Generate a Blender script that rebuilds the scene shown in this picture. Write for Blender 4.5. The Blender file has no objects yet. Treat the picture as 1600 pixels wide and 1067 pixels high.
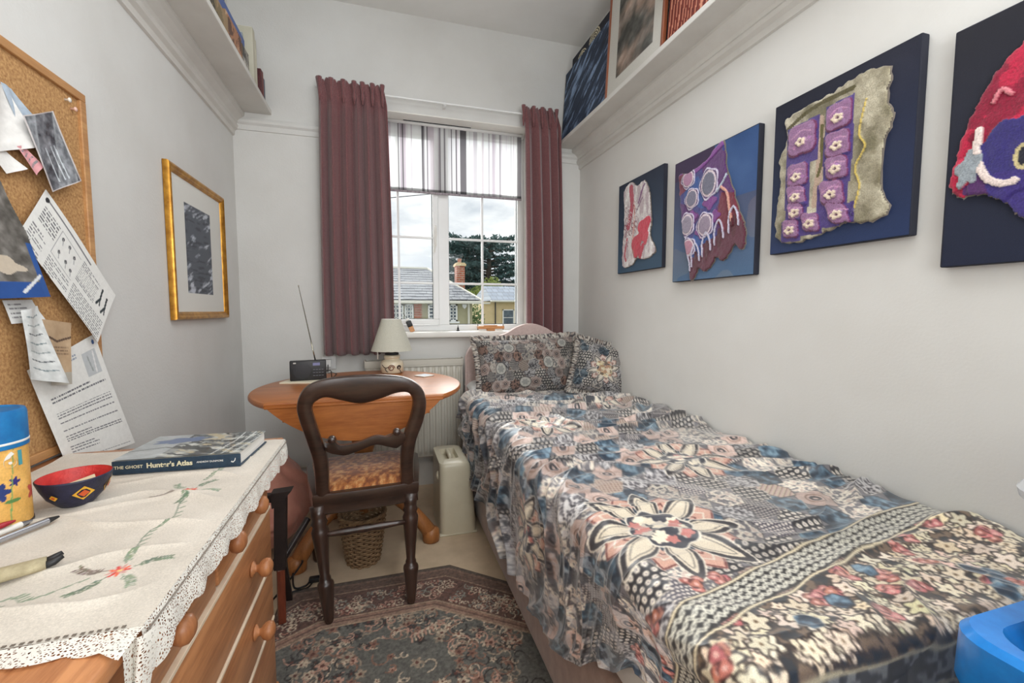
import bpy, bmesh, math, random
import numpy as np
from mathutils import Vector, Matrix
random.seed(7); rng = np.random.default_rng(11)
sc = bpy.context.scene; COL = sc.collection
PI = math.pi

# ------------------------------------------------------------------ camera
cam_d = bpy.data.cameras.new('camera'); cam = bpy.data.objects.new('camera', cam_d); COL.objects.link(cam)
cam_d.sensor_width = 36.0; cam_d.lens = 36.0 * 680.0 / 1600.0; cam_d.clip_start = 0.02; cam_d.clip_end = 400
_R = Matrix(((0.95879555, 0.02021146, -0.28337712), (-0.28409699, 0.06821141, -0.95636609), (0.0, 0.99746614, 0.07114281)))
cam.matrix_world = Matrix.Translation((0, 0, 1.07)) @ _R.to_4x4()
sc.camera = cam

# ------------------------------------------------------------------ world: overcast sky with broken cloud
wd = bpy.data.worlds.new('world'); sc.world = wd; wd.use_nodes = True
nt = wd.node_tree; nt.nodes.clear()
def N(t, k, **kw):
    n = t.nodes.new(k)
    for a, b in kw.items():
        if a in n.inputs: n.inputs[a].default_value = b
        else: setattr(n, a, b)
    return n
o_ = N(nt, 'ShaderNodeOutputWorld'); bg = N(nt, 'ShaderNodeBackground')
tc = N(nt, 'ShaderNodeTexCoord'); mp = N(nt, 'ShaderNodeMapping'); mp.inputs['Scale'].default_value = (1, 1, 2.6)
nz = N(nt, 'ShaderNodeTexNoise', Scale=5.0, Detail=6.0, Roughness=0.55)
cr = N(nt, 'ShaderNodeValToRGB')
cr.color_ramp.elements[0].position = 0.36; cr.color_ramp.elements[0].color = (0.56, 0.61, 0.67, 1)
cr.color_ramp.elements[1].position = 0.60; cr.color_ramp.elements[1].color = (1.0, 1.0, 1.0, 1)
nt.links.new(tc.outputs['Generated'], mp.inputs['Vector']); nt.links.new(mp.outputs[0], nz.inputs['Vector'])
nt.links.new(nz.outputs['Fac'], cr.inputs[0]); nt.links.new(cr.outputs[0], bg.inputs['Color']); nt.links.new(bg.outputs[0], o_.inputs[0])
bg.inputs['Strength'].default_value = 1.12

def light(name, kind, loc, rot, energy, color=(1, 1, 1), **kw):
    d = bpy.data.lights.new(name, kind); d.energy = energy; d.color = color
    for a, b in kw.items(): setattr(d, a, b)
    o = bpy.data.objects.new(name, d); COL.objects.link(o); o.location = loc; o.rotation_euler = rot
    return o
# bright diffuse daylight falling through the window (veiled sun)
light('sun', 'SUN', (0, 8, 8), (math.radians(-62), 0, math.radians(8)), 7.5, (1.0, 0.98, 0.95), angle=math.radians(70))
# added fill lights, out of view: one under the ceiling, one behind the camera
light('ceiling_fill_light', 'AREA', (0.42, 0.45, 2.66), (0, math.radians(24), 0), 31, (0.95, 0.975, 1.0), shape='RECTANGLE', size=1.3, size_y=2.2)
light('rear_fill_light', 'AREA', (0.40, -0.95, 1.45), (math.radians(128), 0, math.radians(32)), 40, (0.95, 0.975, 1.0), shape='RECTANGLE', size=1.4, size_y=1.2)  # added unseen fill, aimed up and left to lift ceiling and wall
vs = sc.view_settings; vs.view_transform = 'Standard'; vs.look = 'None'; vs.gamma = 1.0; vs.exposure = 0.06; vs.use_curve_mapping = False

# ================================================================== helpers
def lin(c):
    c = np.asarray(c, dtype=float) / 255.0
    return np.where(c <= 0.04045, c / 12.92, ((c + 0.055) / 1.055) ** 2.4)
def rgb(c): return tuple(float(v) for v in lin(c)) + (1.0,)
WPOS = {}
def link(o, parent=None):
    COL.objects.link(o)
    if parent is not None: o.parent = parent
    return o
def thing(name, label, cat, loc, group=None):
    o = bpy.data.objects.new(name, None); o.empty_display_size = 0.05; COL.objects.link(o); o.location = loc
    WPOS[o.name] = Vector(loc); o['label'] = label; o['category'] = cat
    if group: o['group'] = group
    return o
def tag(o, label, cat, group=None):
    o['label'] = label; o['category'] = cat
    if group: o['group'] = group
    return o
def wpos(p): return WPOS.get(p.name, Vector((0, 0, 0))) if p is not None else Vector((0, 0, 0))
def finish(name, me, m, parent, smooth):
    if smooth is True: me.shade_smooth()
    o = bpy.data.objects.new(name, me)
    if m is not None and not me.materials: me.materials.append(m)
    off = wpos(parent)
    if off.length > 0: me.transform(Matrix.Translation(-off))
    link(o, parent); WPOS[o.name] = off
    if smooth == 'auto':
        me.shade_smooth()
        me.set_sharp_from_angle(angle=math.radians(38))
    return o
def obj(name, bm, m, parent=None, smooth=False, normals=True, label=None):
    me = bpy.data.meshes.new(name)
    if normals: bmesh.ops.recalc_face_normals(bm, faces=bm.faces[:])
    bm.to_mesh(me); bm.free()
    o = finish(name, me, m, parent, smooth)
    if label: o['label'] = label
    return o
def struct(name, bm, m, smooth=False):
    o = obj(name, bm, m, None, smooth); o['kind'] = 'structure'; return o
def B(): return bmesh.new()
def bx(bm, lo, hi, bevel=0.0, seg=2, M=None):
    lo = Vector(lo); hi = Vector(hi); c = (lo + hi) / 2; s = hi - lo
    r = bmesh.ops.create_cube(bm, size=1.0)
    vsn = r['verts']
    bmesh.ops.scale(bm, vec=s, verts=vsn); bmesh.ops.translate(bm, vec=c, verts=vsn)
    if bevel > 0:
        es = list({e for v in vsn for e in v.link_edges})
        rb = bmesh.ops.bevel(bm, geom=es, offset=bevel, segments=seg, affect='EDGES', profile=0.5)
        vsn = list({v for f in rb['faces'] for v in f.verts} | {v for v in vsn if v.is_valid})
    if M is not None: bmesh.ops.transform(bm, matrix=M, verts=vsn)
    return bm
def cylr(bm, p, axis, r1, r2, h, seg=20, M=None):
    q = Vector(axis).normalized().to_track_quat('Z', 'Y').to_matrix().to_4x4()
    T = Matrix.Translation(Vector(p) + Vector(axis).normalized() * h / 2) @ q
    if M is not None: T = M @ T
    bmesh.ops.create_cone(bm, cap_ends=True, segments=seg, radius1=r1, radius2=r2, depth=h, matrix=T); return bm
def lathe(bm, prof, c=(0, 0, 0), seg=32, M=None, sx=1.0, sy=1.0, close=True):
    rings = []
    for r, z in prof:
        ring = []
        for k in range(seg):
            a = 2 * PI * k / seg
            v = Vector((c[0] + r * math.cos(a) * sx, c[1] + r * math.sin(a) * sy, c[2] + z))
            if M is not None: v = M @ v
            ring.append(bm.verts.new(v))
        rings.append(ring)
    for a, b in zip(rings, rings[1:]):
        for k in range(seg):
            bm.faces.new((a[k], a[(k + 1) % seg], b[(k + 1) % seg], b[k]))
    if close:
        for ring in (rings[0], rings[-1]): bm.faces.new(ring)
    return bm
def tube(bm, pts, r, seg=8, cap=True):
    pts = [Vector(p) for p in pts]; n = len(pts); rs = r if isinstance(r, (list, tuple)) else [r] * n
    rings = []; up = None
    for i, p in enumerate(pts):
        t = (pts[min(i + 1, n - 1)] - pts[max(i - 1, 0)]).normalized()
        if up is None:
            up = Vector((0, 0, 1)) if abs(t.z) < 0.9 else Vector((1, 0, 0))
        s = t.cross(up).normalized(); up = s.cross(t).normalized()
        rings.append([bm.verts.new(p + (s * math.cos(2 * PI * k / seg) + up * math.sin(2 * PI * k / seg)) * rs[i]) for k in range(seg)])
    for a, b in zip(rings, rings[1:]):
        for k in range(seg): bm.faces.new((a[k], a[(k + 1) % seg], b[(k + 1) % seg], b[k]))
    if cap: bm.faces.new(rings[0]); bm.faces.new(rings[-1])
    return bm
def prism(bm, pts, d, M=None):
    """pts: 3D polygon, extruded by vector d"""
    a = [bm.verts.new((M @ Vector(p)) if M is not None else Vector(p)) for p in pts]
    d = Vector(d)
    b = [bm.verts.new(((M @ (Vector(p) + d)) if M is not None else Vector(p) + d)) for p in pts]
    bm.faces.new(a); bm.faces.new(b[::-1]); n = len(a)
    for k in range(n): bm.faces.new((a[k], a[(k + 1) % n], b[(k + 1) % n], b[k]))
    return bm
def smoothline(pts, n):
    """Catmull-Rom through pts"""
    P = [np.array(p, float) for p in pts]; P = [2 * P[0] - P[1]] + P + [2 * P[-1] - P[-2]]
    out = []
    segs = len(P) - 3
    for i in range(n):
        t = i / (n - 1) * segs; k = min(int(t), segs - 1); u = t - k
        a, b, c, d = P[k:k + 4]
        out.append(0.5 * ((2 * b) + (-a + c) * u + (2 * a - 5 * b + 4 * c - d) * u * u + (-a + 3 * b - 3 * c + d) * u ** 3))
    return out
def gridmesh(name, Pn, cols, m, parent=None, smooth=True, mask=None, attr='paint'):
    """Pn: h x w x 3 world positions; cols: h x w x 3 sRGB 0..255 or None; mask: (h-1)x(w-1) faces kept"""
    h, w, _ = Pn.shape
    idx = np.arange(h * w).reshape(h, w)
    q = np.stack([idx[:-1, :-1], idx[:-1, 1:], idx[1:, 1:], idx[1:, :-1]], -1).reshape(-1, 4)
    if mask is not None: q = q[mask.reshape(-1)]
    V = Pn.reshape(-1, 3); C = None if cols is None else lin(np.clip(cols, 0, 255)).reshape(-1, 3)
    if mask is not None:
        used = np.zeros(h * w, bool); used[q.reshape(-1)] = True; remap = np.cumsum(used) - 1
        q = remap[q]; V = V[used]; C = None if C is None else C[used]
    me = bpy.data.meshes.new(name); nf = len(q)
    me.vertices.add(len(V)); me.vertices.foreach_set('co', V.astype(np.float32).ravel())
    me.loops.add(nf * 4); me.loops.foreach_set('vertex_index', q.astype(np.int32).ravel())
    me.polygons.add(nf); me.polygons.foreach_set('loop_start', np.arange(nf, dtype=np.int32) * 4)
    me.update(calc_edges=True)
    if C is not None:
        at = me.attributes.new(attr, 'FLOAT_COLOR', 'POINT')
        at.data.foreach_set('color', np.concatenate([C, np.ones((len(C), 1))], 1).astype(np.float32).ravel())
    return finish(name, me, m, parent, smooth)
def solidify(o, t, off=-1.0):
    md = o.modifiers.new('thickness', 'SOLIDIFY'); md.thickness = t; md.offset = off; return o

# ---------------------------------------------------------------- materials
def mat(name, color, rough=0.6, metal=0.0, noise=0.0, nscale=8.0, bump=0.0, bscale=60.0, stretch=(1, 1, 1), sheen=0.0, spec=0.5, c2=None, coat=0.0, bdist=0.002, detail=4.0):
    m = bpy.data.materials.new(name); m.use_nodes = True; t = m.node_tree; b = t.nodes['Principled BSDF']
    b.inputs['Roughness'].default_value = rough; b.inputs['Metallic'].default_value = metal
    b.inputs['Specular IOR Level'].default_value = spec; b.inputs['Sheen Weight'].default_value = sheen; b.inputs['Coat Weight'].default_value = coat
    base = rgb(color); b.inputs['Base Color'].default_value = base
    tc = N(t, 'ShaderNodeTexCoord'); mp = N(t, 'ShaderNodeMapping'); mp.inputs['Scale'].default_value = stretch
    t.links.new(tc.outputs['Object'], mp.inputs['Vector'])
    n1 = N(t, 'ShaderNodeTexNoise', Scale=nscale, Detail=detail, Roughness=0.6); t.links.new(mp.outputs[0], n1.inputs['Vector'])
    r = N(t, 'ShaderNodeValToRGB'); e = r.color_ramp.elements
    lo = rgb(c2) if c2 is not None else tuple(v * (1 - noise) for v in base[:3]) + (1,)
    hi = base if c2 is not None else tuple(min(1, v * (1 + noise)) for v in base[:3]) + (1,)
    e[0].position = 0.32; e[0].color = lo; e[1].position = 0.68; e[1].color = hi
    t.links.new(n1.outputs['Fac'], r.inputs[0]); t.links.new(r.outputs[0], b.inputs['Base Color'])
    if bump > 0:
        n2 = N(t, 'ShaderNodeTexNoise', Scale=bscale, Detail=3.0); t.links.new(mp.outputs[0], n2.inputs['Vector'])
        bp = N(t, 'ShaderNodeBump', Strength=bump, Distance=bdist); t.links.new(n2.outputs['Fac'], bp.inputs['Height']); t.links.new(bp.outputs[0], b.inputs['Normal'])
    return m
def wood(name, c, c2, axis='y', rough=0.45, scale=9.0, coat=0.15, knots=True):
    m = bpy.data.materials.new(name); m.use_nodes = True; t = m.node_tree; b = t.nodes['Principled BSDF']
    b.inputs['Roughness'].default_value = rough; b.inputs['Coat Weight'].default_value = coat; b.inputs['Coat Roughness'].default_value = 0.3
    tc = N(t, 'ShaderNodeTexCoord'); mp = N(t, 'ShaderNodeMapping')
    s = {'x': (0.6, 6, 6), 'y': (6, 0.6, 6), 'z': (6, 6, 0.6)}[axis]; mp.inputs['Scale'].default_value = s
    t.links.new(tc.outputs['Object'], mp.inputs['Vector'])
    n1 = N(t, 'ShaderNodeTexNoise', Scale=scale * 0.35, Detail=8.0, Roughness=0.62, Distortion=0.9); t.links.new(mp.outputs[0], n1.inputs['Vector'])
    n2 = N(t, 'ShaderNodeTexNoise', Scale=scale * 2.6, Detail=5.0, Roughness=0.7); t.links.new(mp.outputs[0], n2.inputs['Vector'])
    mx = N(t, 'ShaderNodeMath', operation='MULTIPLY_ADD'); mx.inputs[1].default_value = 0.45
    t.links.new(n2.outputs['Fac'], mx.inputs[0]); 
    ml = N(t, 'ShaderNodeMath', operation='MULTIPLY'); ml.inputs[1].default_value = 0.6; t.links.new(n1.outputs['Fac'], ml.inputs[0]); t.links.new(ml.outputs[0], mx.inputs[2])
    r = N(t, 'ShaderNodeValToRGB'); e = r.color_ramp.elements; e[0].position = 0.38; e[0].color = rgb(c2); e[1].position = 0.62; e[1].color = rgb(c)
    t.links.new(mx.outputs[0], r.inputs[0]); t.links.new(r.outputs[0], b.inputs['Base Color'])
    bp = N(t, 'ShaderNodeBump', Strength=0.15, Distance=0.001); t.links.new(mx.outputs[0], bp.inputs['Height']); t.links.new(bp.outputs[0], b.inputs['Normal'])
    return m
def paintmat(name, rough=0.75, bump=0.0, bscale=300.0, sheen=0.0, grain=0.0, gscale=400.0, spec=0.4, coat=0.0, attr='paint', metal=0.0):
    """colour painted on the mesh itself (colour attribute), with fine procedural grain"""
    m = bpy.data.materials.new(name); m.use_nodes = True; t = m.node_tree; b = t.nodes['Principled BSDF']
    b.inputs['Roughness'].default_value = rough; b.inputs['Sheen Weight'].default_value = sheen; b.inputs['Specular IOR Level'].default_value = spec
    b.inputs['Coat Weight'].default_value = coat; b.inputs['Metallic'].default_value = metal
    a = N(t, 'ShaderNodeAttribute', attribute_name=attr); tc = N(t, 'ShaderNodeTexCoord')
    src = a.outputs['Color']
    if grain > 0:
        n1 = N(t, 'ShaderNodeTexNoise', Scale=gscale, Detail=3.0, Roughness=0.7); t.links.new(tc.outputs['Object'], n1.inputs['Vector'])
        mr = N(t, 'ShaderNodeMapRange'); mr.inputs['From Min'].default_value = 0.3; mr.inputs['From Max'].default_value = 0.7
        mr.inputs['To Min'].default_value = 1 - grain; mr.inputs['To Max'].default_value = 1 + grain * 0.6
        t.links.new(n1.outputs['Fac'], mr.inputs['Value'])
        vm = N(t, 'ShaderNodeVectorMath', operation='MULTIPLY'); t.links.new(src, vm.inputs[0]); t.links.new(mr.outputs[0], vm.inputs[1]); src = vm.outputs[0]
    t.links.new(src, b.inputs['Base Color'])
    if bump > 0:
        n2 = N(t, 'ShaderNodeTexNoise', Scale=bscale, Detail=2.0); t.links.new(tc.outputs['Object'], n2.inputs['Vector'])
        bp = N(t, 'ShaderNodeBump', Strength=bump, Distance=0.001); t.links.new(n2.outputs['Fac'], bp.inputs['Height']); t.links.new(bp.outputs[0], b.inputs['Normal'])
    return m
def glassmat(name, tint=(1, 1, 1), gloss=0.06, rough=0.02):
    m = bpy.data.materials.new(name); m.use_nodes = True; t = m.node_tree; t.nodes.clear()
    o = N(t, 'ShaderNodeOutputMaterial'); tr = N(t, 'ShaderNodeBsdfTransparent'); tr.inputs[0].default_value = tint + (1,)
    gl = N(t, 'ShaderNodeBsdfGlossy', Roughness=rough); mx = N(t, 'ShaderNodeMixShader'); mx.inputs[0].default_value = gloss
    t.links.new(tr.outputs[0], mx.inputs[1]); t.links.new(gl.outputs[0], mx.inputs[2]); t.links.new(mx.outputs[0], o.inputs[0]); return m

# ---------------------------------------------------------------- painter (numpy raster on mesh coordinates)
def vnoise(X, Y, s, seed=0):
    r = np.random.default_rng(seed); G = r.random((97, 89))
    x = X * s; y = Y * s; xi = np.floor(x).astype(int); yi = np.floor(y).astype(int); fx = x - xi; fy = y - yi
    fx = fx * fx * (3 - 2 * fx); fy = fy * fy * (3 - 2 * fy)
    g = lambda a, b: G[a % 97, b % 89]
    return (g(xi, yi) * (1 - fx) + g(xi + 1, yi) * fx) * (1 - fy) + (g(xi, yi + 1) * (1 - fx) + g(xi + 1, yi + 1) * fx) * fy
def fbm(X, Y, s, seed=0, o=4):
    a = 0; w = 0.5
    for k in range(o): a = a + w * vnoise(X, Y, s * 2 ** k, seed + k); w *= 0.5
    return a / (1 - 0.5 ** o)
class Ras:
    def __init__(self, xs, ys, base=(128, 128, 128)):
        self.xs = np.asarray(xs, float); self.ys = np.asarray(ys, float); self.X, self.Y = np.meshgrid(self.xs, self.ys)
        self.C = np.zeros(self.X.shape + (3,)); self.C[:] = base; self.Z = np.zeros(self.X.shape)
    def win(self, x0, x1, y0, y1):
        a = np.searchsorted(self.xs, [x0, x1]); b = np.searchsorted(self.ys, [y0, y1])
        return slice(b[0], b[1] + 1), slice(a[0], a[1] + 1)
    def put(self, w, m, col, z=None, al=1.0):
        c = np.asarray(col, float); 
        if c.ndim == 1: c = np.broadcast_to(c, self.C[w].shape)
        mm = m[..., None] * al; self.C[w] = self.C[w] * (1 - mm) + c * mm
        if z is not None: self.Z[w] = np.where(m > 0.5, z, self.Z[w])
    def ell(self, cx, cy, rx, ry, col, ang=0.0, al=1.0, z=None, ring=None, lobes=0, la=0.2):
        R = max(rx, ry) * 1.3; w = self.win(cx - R, cx + R, cy - R, cy + R); X = self.X[w] - cx; Y = self.Y[w] - cy
        if X.size == 0: return
        c, s = math.cos(ang), math.sin(ang); u = (X * c + Y * s) / rx; v = (-X * s + Y * c) / ry; d = np.sqrt(u * u + v * v)
        if lobes: d = d / (1 + la * np.cos(lobes * np.arctan2(v, u)))
        m = (d < 1) if ring is None else ((d < 1) & (d > ring))
        self.put(w, m.astype(float), col, z, al)
    def poly(self, pts, col, al=1.0, z=None, clip=None):
        p = np.asarray(pts, float); w = self.win(p[:, 0].min(), p[:, 0].max(), p[:, 1].min(), p[:, 1].max())
        X = self.X[w]; Y = self.Y[w]
        if X.size == 0: return
        m = np.zeros(X.shape, bool); n = len(p)
        for i in range(n):
            x1, y1 = p[i]; x2, y2 = p[(i + 1) % n]
            if y1 == y2: continue
            m ^= ((y1 > Y) != (y2 > Y)) & (X < (x2 - x1) * (Y - y1) / (y2 - y1) + x1)
        if clip is not None: m &= clip[w]
        self.put(w, m.astype(float), col, z, al); return m
    def line(self, pts, wd, col, al=1.0, closed=False, z=None):
        p = [np.array(q, float) for q in pts]
        if closed: p = p + [p[0]]
        for a, b in zip(p, p[1:]):
            w = self.win(min(a[0], b[0]) - wd, max(a[0], b[0]) + wd, min(a[1], b[1]) - wd, max(a[1], b[1]) + wd)
            X = self.X[w] - a[0]; Y = self.Y[w] - a[1]
            if X.size == 0: continue
            d = b - a; L = max(float(d @ d), 1e-12); t = np.clip((X * d[0] + Y * d[1]) / L, 0, 1)
            m = ((X - t * d[0]) ** 2 + (Y - t * d[1]) ** 2) < (wd / 2) ** 2
            self.put(w, m.astype(float), col, z, al)
def soften(C):
    D = C.copy(); D[1:-1, 1:-1] = (4 * C[1:-1, 1:-1] + 2 * (C[:-2, 1:-1] + C[2:, 1:-1] + C[1:-1, :-2] + C[1:-1, 2:]) + C[:-2, :-2] + C[2:, 2:] + C[:-2, 2:] + C[2:, :-2]) / 16; return D
def curve2(pts, n=40): return [tuple(q) for q in smoothline(pts, n)]
def jit(c, a): return tuple(np.clip(np.array(c) + rng.normal(0, a, 3).mean() + rng.normal(0, a * 0.3, 3), 0, 255))
def text_bm(s, size, M, depth=0.0004, font_bold=0.0, spacing=1.0, align='LEFT'):
    cu = bpy.data.curves.new('lettering', 'FONT'); cu.body = s; cu.size = size; cu.extrude = depth; cu.offset = font_bold; cu.space_character = spacing; cu.align_x = align
    o = bpy.data.objects.new('lettering', cu); me = bpy.data.meshes.new_from_object(o); me.transform(M)
    bm = B(); bm.from_mesh(me); bpy.data.objects.remove(o); bpy.data.curves.remove(cu); bpy.data.meshes.remove(me)
    return bm
def frame_M(origin, xdir, ydir):
    x = Vector(xdir).normalized(); y = Vector(ydir).normalized(); z = x.cross(y)
    return Matrix.Translation(origin) @ Matrix((x, y, z)).transposed().to_4x4()

# ================================================================== room shell
XL, XR, YF, ZC, YB = -0.736, 1.256, 2.672, 2.755, -1.5
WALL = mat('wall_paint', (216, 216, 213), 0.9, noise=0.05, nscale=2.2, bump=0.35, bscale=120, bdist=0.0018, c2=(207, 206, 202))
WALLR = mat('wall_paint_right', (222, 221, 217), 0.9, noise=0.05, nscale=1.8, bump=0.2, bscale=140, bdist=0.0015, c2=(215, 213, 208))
CEIL = mat('ceiling_paint', (236, 236, 233), 0.95, nscale=3, bump=0.2, bscale=90, c2=(230, 230, 226))
WHITE = mat('white_gloss_paint', (232, 230, 224), 0.4, nscale=6, c2=(224, 221, 214))
UPVC = mat('white_plastic_window', (236, 237, 236), 0.3, nscale=4, c2=(228, 229, 228))
CARPET = mat('cream_carpet', (220, 196, 164), 0.95, nscale=9, c2=(200, 176, 144), bump=0.6, bscale=700, sheen=0.2, bdist=0.003, detail=8)
struct('floor', bx(B(), (XL - .1, YB - .1, -0.08), (XR + .1, YF + .2, 0)), CARPET)
struct('ceiling', bx(B(), (XL - .1, YB - .1, ZC), (XR + .1, YF + .2, ZC + .08)), CEIL)
struct('wall_left', bx(B(), (XL - .1, YB - .1, 0), (XL, YF + .2, ZC)), WALL)
struct('wall_right', bx(B(), (XR, YB - .1, 0), (XR + .1, YF + .2, ZC)), WALLR)
struct('wall_back', bx(B(), (XL, YB - .1, 0), (XR, YB, ZC)), WALL)
WX0, WX1, WZ0, WZ1 = -0.215, 0.918, 0.905, 2.212
b = B(); bx(b, (XL, YF, 0), (WX0, YF + .2, ZC)); bx(b, (WX1, YF, 0), (XR, YF + .2, ZC))
bx(b, (WX0, YF, 0), (WX1, YF + .2, WZ0)); bx(b, (WX0, YF, WZ1), (WX1, YF + .2, ZC)); struct('wall_far', b, WALL)
# picture rail stubs on the far wall, mouldings under the high shelves, skirting boards
def moulding(name, x0, x1, y0, y1, prof, along):
    b = B()
    for (p, q), (p2, q2) in zip(prof, prof[1:]):
        if along == 'x':
            v = [b.verts.new((x0, YF - p, q)), b.verts.new((x1, YF - p, q)), b.verts.new((x1, YF - p2, q2)), b.verts.new((x0, YF - p2, q2))]
        else:
            X = x0; s = 1 if x0 == XL else -1
            v = [b.verts.new((X + s * p, y0, q)), b.verts.new((X + s * p, y1, q)), b.verts.new((X + s * p2, y1, q2)), b.verts.new((X + s * p2, y0, q2))]
        b.faces.new(v)
    bmesh.ops.remove_doubles(b, verts=b.verts[:], dist=1e-5)
    o = struct(name, b, WALL if name in ('trim_1', 'trim_2') else WHITE2); return o
WHITE2 = mat('shelf_paint', (216, 214, 208), 0.6, nscale=5, c2=(206, 203, 197))
prof = [(0, 2.018), (0.006, 2.02), (0.008, 2.045), (0.018, 2.055), (0.020, 2.066), (0.016, 2.076), (0.012, 2.082), (0, 2.086)]
moulding('trim_1', XL, -0.22, 0, 0, prof, 'x'); moulding('trim_2', 0.93, XR, 0, 0, prof, 'x')
profs = [(0, 1.985), (0.010, 1.988), (0.012, 2.010), (0.026, 2.020), (0.030, 2.034), (0.024, 2.044), (0.030, 2.056), (0.052, 2.078), (0.060, 2.098), (0.060, 2.110)]
moulding('trim_3', XL, XL, YB, YF, profs, 'y'); moulding('trim_4', XR, XR, YB, YF, profs, 'y')
sk = [(0.016, 0), (0.016, 0.128), (0.012, 0.140), (0.006, 0.150), (0, 0.155)]
moulding('baseboard_far', XL, XR, 0, 0, sk, 'x'); moulding('baseboard_left', XL, XL, YB, YF, sk, 'y'); moulding('baseboard_right', XR, XR, YB, YF, sk, 'y')
# high wall shelves
def shelf(x0, x1, label):
    t = thing('wall_shelf', label, 'shelf', ((x0 + x1) / 2, 0.6, 2.11), 'high shelves along the side walls')
    obj('shelf_board', bx(B(), (x0, YB, 2.11), (x1, YF, 2.134), 0.003), WHITE2, t)
    return t
shelf(XL, -0.548, 'high white wall shelf along the left wall carrying books and folders')
shelf(1.095, XR, 'high white wall shelf along the right wall carrying leaning pictures')

b = B(); bx(b, (WX0, YF - .002, WZ1 - .006), (WX1, 2.80, WZ1)); bx(b, (WX0, YF - .002, .94), (WX0 + .006, 2.80, WZ1 - .006)); bx(b, (WX1 - .006, YF - .002, .94), (WX1, 2.80, WZ1 - .006)); struct('trim_5', b, WHITE)  # white reveal lining, added so the soffit looks brightly daylit
# ------------------------------------------------------------------ window
def part(name, bm, m, parent, smooth=False, label=None):
    o = obj(name, bm, m, parent, smooth)
    if label: o['label'] = label
    return o
win = bpy.data.objects.new('window_1', None); COL.objects.link(win); win.location = (0.35, 2.83, 0.94); win['kind'] = 'structure'; WPOS['window_1'] = Vector(win.location)
GY0, GY1 = 2.805, 2.862
b = B(); fo = 0.045
bx(b, (WX0, GY0, 0.94), (WX1, GY1, 0.94 + 0.038), .003); bx(b, (WX0, GY0, WZ1 - fo), (WX1, GY1, WZ1), .003)
bx(b, (WX0, GY0, 0.978), (WX0 + fo, GY1, WZ1 - fo), .003); bx(b, (WX1 - fo - .005, GY0, 0.978), (WX1, GY1, WZ1 - fo), .003)
bx(b, (0.345, GY0, 0.978), (0.412, GY1, WZ1 - fo), .003)
part('window_frame', b, UPVC, win)
b = B(); s0, s1 = WX0 + fo, 0.345; q0, q1 = 0.980, WZ1 - fo; sw = 0.034; SY0, SY1 = 2.790, 2.845
bx(b, (s0, SY0, q0), (s1, SY1, q0 + sw), .004); bx(b, (s0, SY0, q1 - sw), (s1, SY1, q1), .004)
bx(b, (s0, SY0, q0 + sw), (s0 + sw, SY1, q1 - sw), .004); bx(b, (s1 - sw, SY0, q0 + sw), (s1, SY1, q1 - sw), .004)
sash = part('casement_sash', b, UPVC, win)
# dark rubber gaskets around the panes
GASK = mat('dark_rubber', (52, 54, 58), 0.7)
def gasket(x0, x1, z0, z1, y, parent):
    b = B(); g = 0.004
    bx(b, (x0, y, z0), (x1, y + .006, z0 + g)); bx(b, (x0, y, z1 - g), (x1, y + .006, z1)); bx(b, (x0, y, z0 + g), (x0 + g, y + .006, z1 - g)); bx(b, (x1 - g, y, z0 + g), (x1, y + .006, z1 - g))
    return part('gasket', b, GASK, parent)
GLASS = glassmat('window_glass', (0.97, 0.985, 0.985), 0.006)
gx0, gx1 = s0 + sw, s1 - sw
gasket(gx0, gx1, q0 + sw, q1 - sw, 2.822, sash); gasket(0.412, WX1 - fo - .005, 0.978, q1, 2.828, win)
part('pane', bx(B(), (gx0, 2.828, q0 + sw), (gx1, 2.832, q1 - sw)), GLASS, sash)
part('pane', bx(B(), (0.412, 2.834, 0.978), (WX1 - fo - .005, 2.838, q1)), GLASS, win)
def bar(x0, x1, z0, z1, y, p): return part('glazing_bar', bx(B(), (x0, y, z0), (x1, y + .012, z1), .002), UPVC, p)
for z in (1.243, 1.526, 1.81):
    bar(gx0, gx1, z - .007, z + .007, 2.814, sash); bar(0.412, WX1 - fo, z - .007, z + .007, 2.819, win)
bar(0.095, 0.109, q0 + sw, q1 - sw, 2.812, sash); bar(0.626, 0.640, 0.978, q1, 2.817, win)
b = B(); bx(b, (0.318, 2.780, 1.47), (0.332, 2.792, 1.60), .003); bx(b, (0.319, 2.765, 1.575), (0.331, 2.785, 1.595), .003)
tube(b, [(0.325, 2.772, 1.592), (0.326, 2.766, 1.54), (0.321, 2.764, 1.49), (0.316, 2.766, 1.43)], [.006, .007, .007, .005])
part('window_handle', b, WHITE, sash, 'auto')
t_sill = part('window_sill', bx(B(), (WX0 - .05, 2.632, 0.905), (WX1 + .0, 2.81, 0.940), .009, 3), WHITE, win, 'auto')

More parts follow.
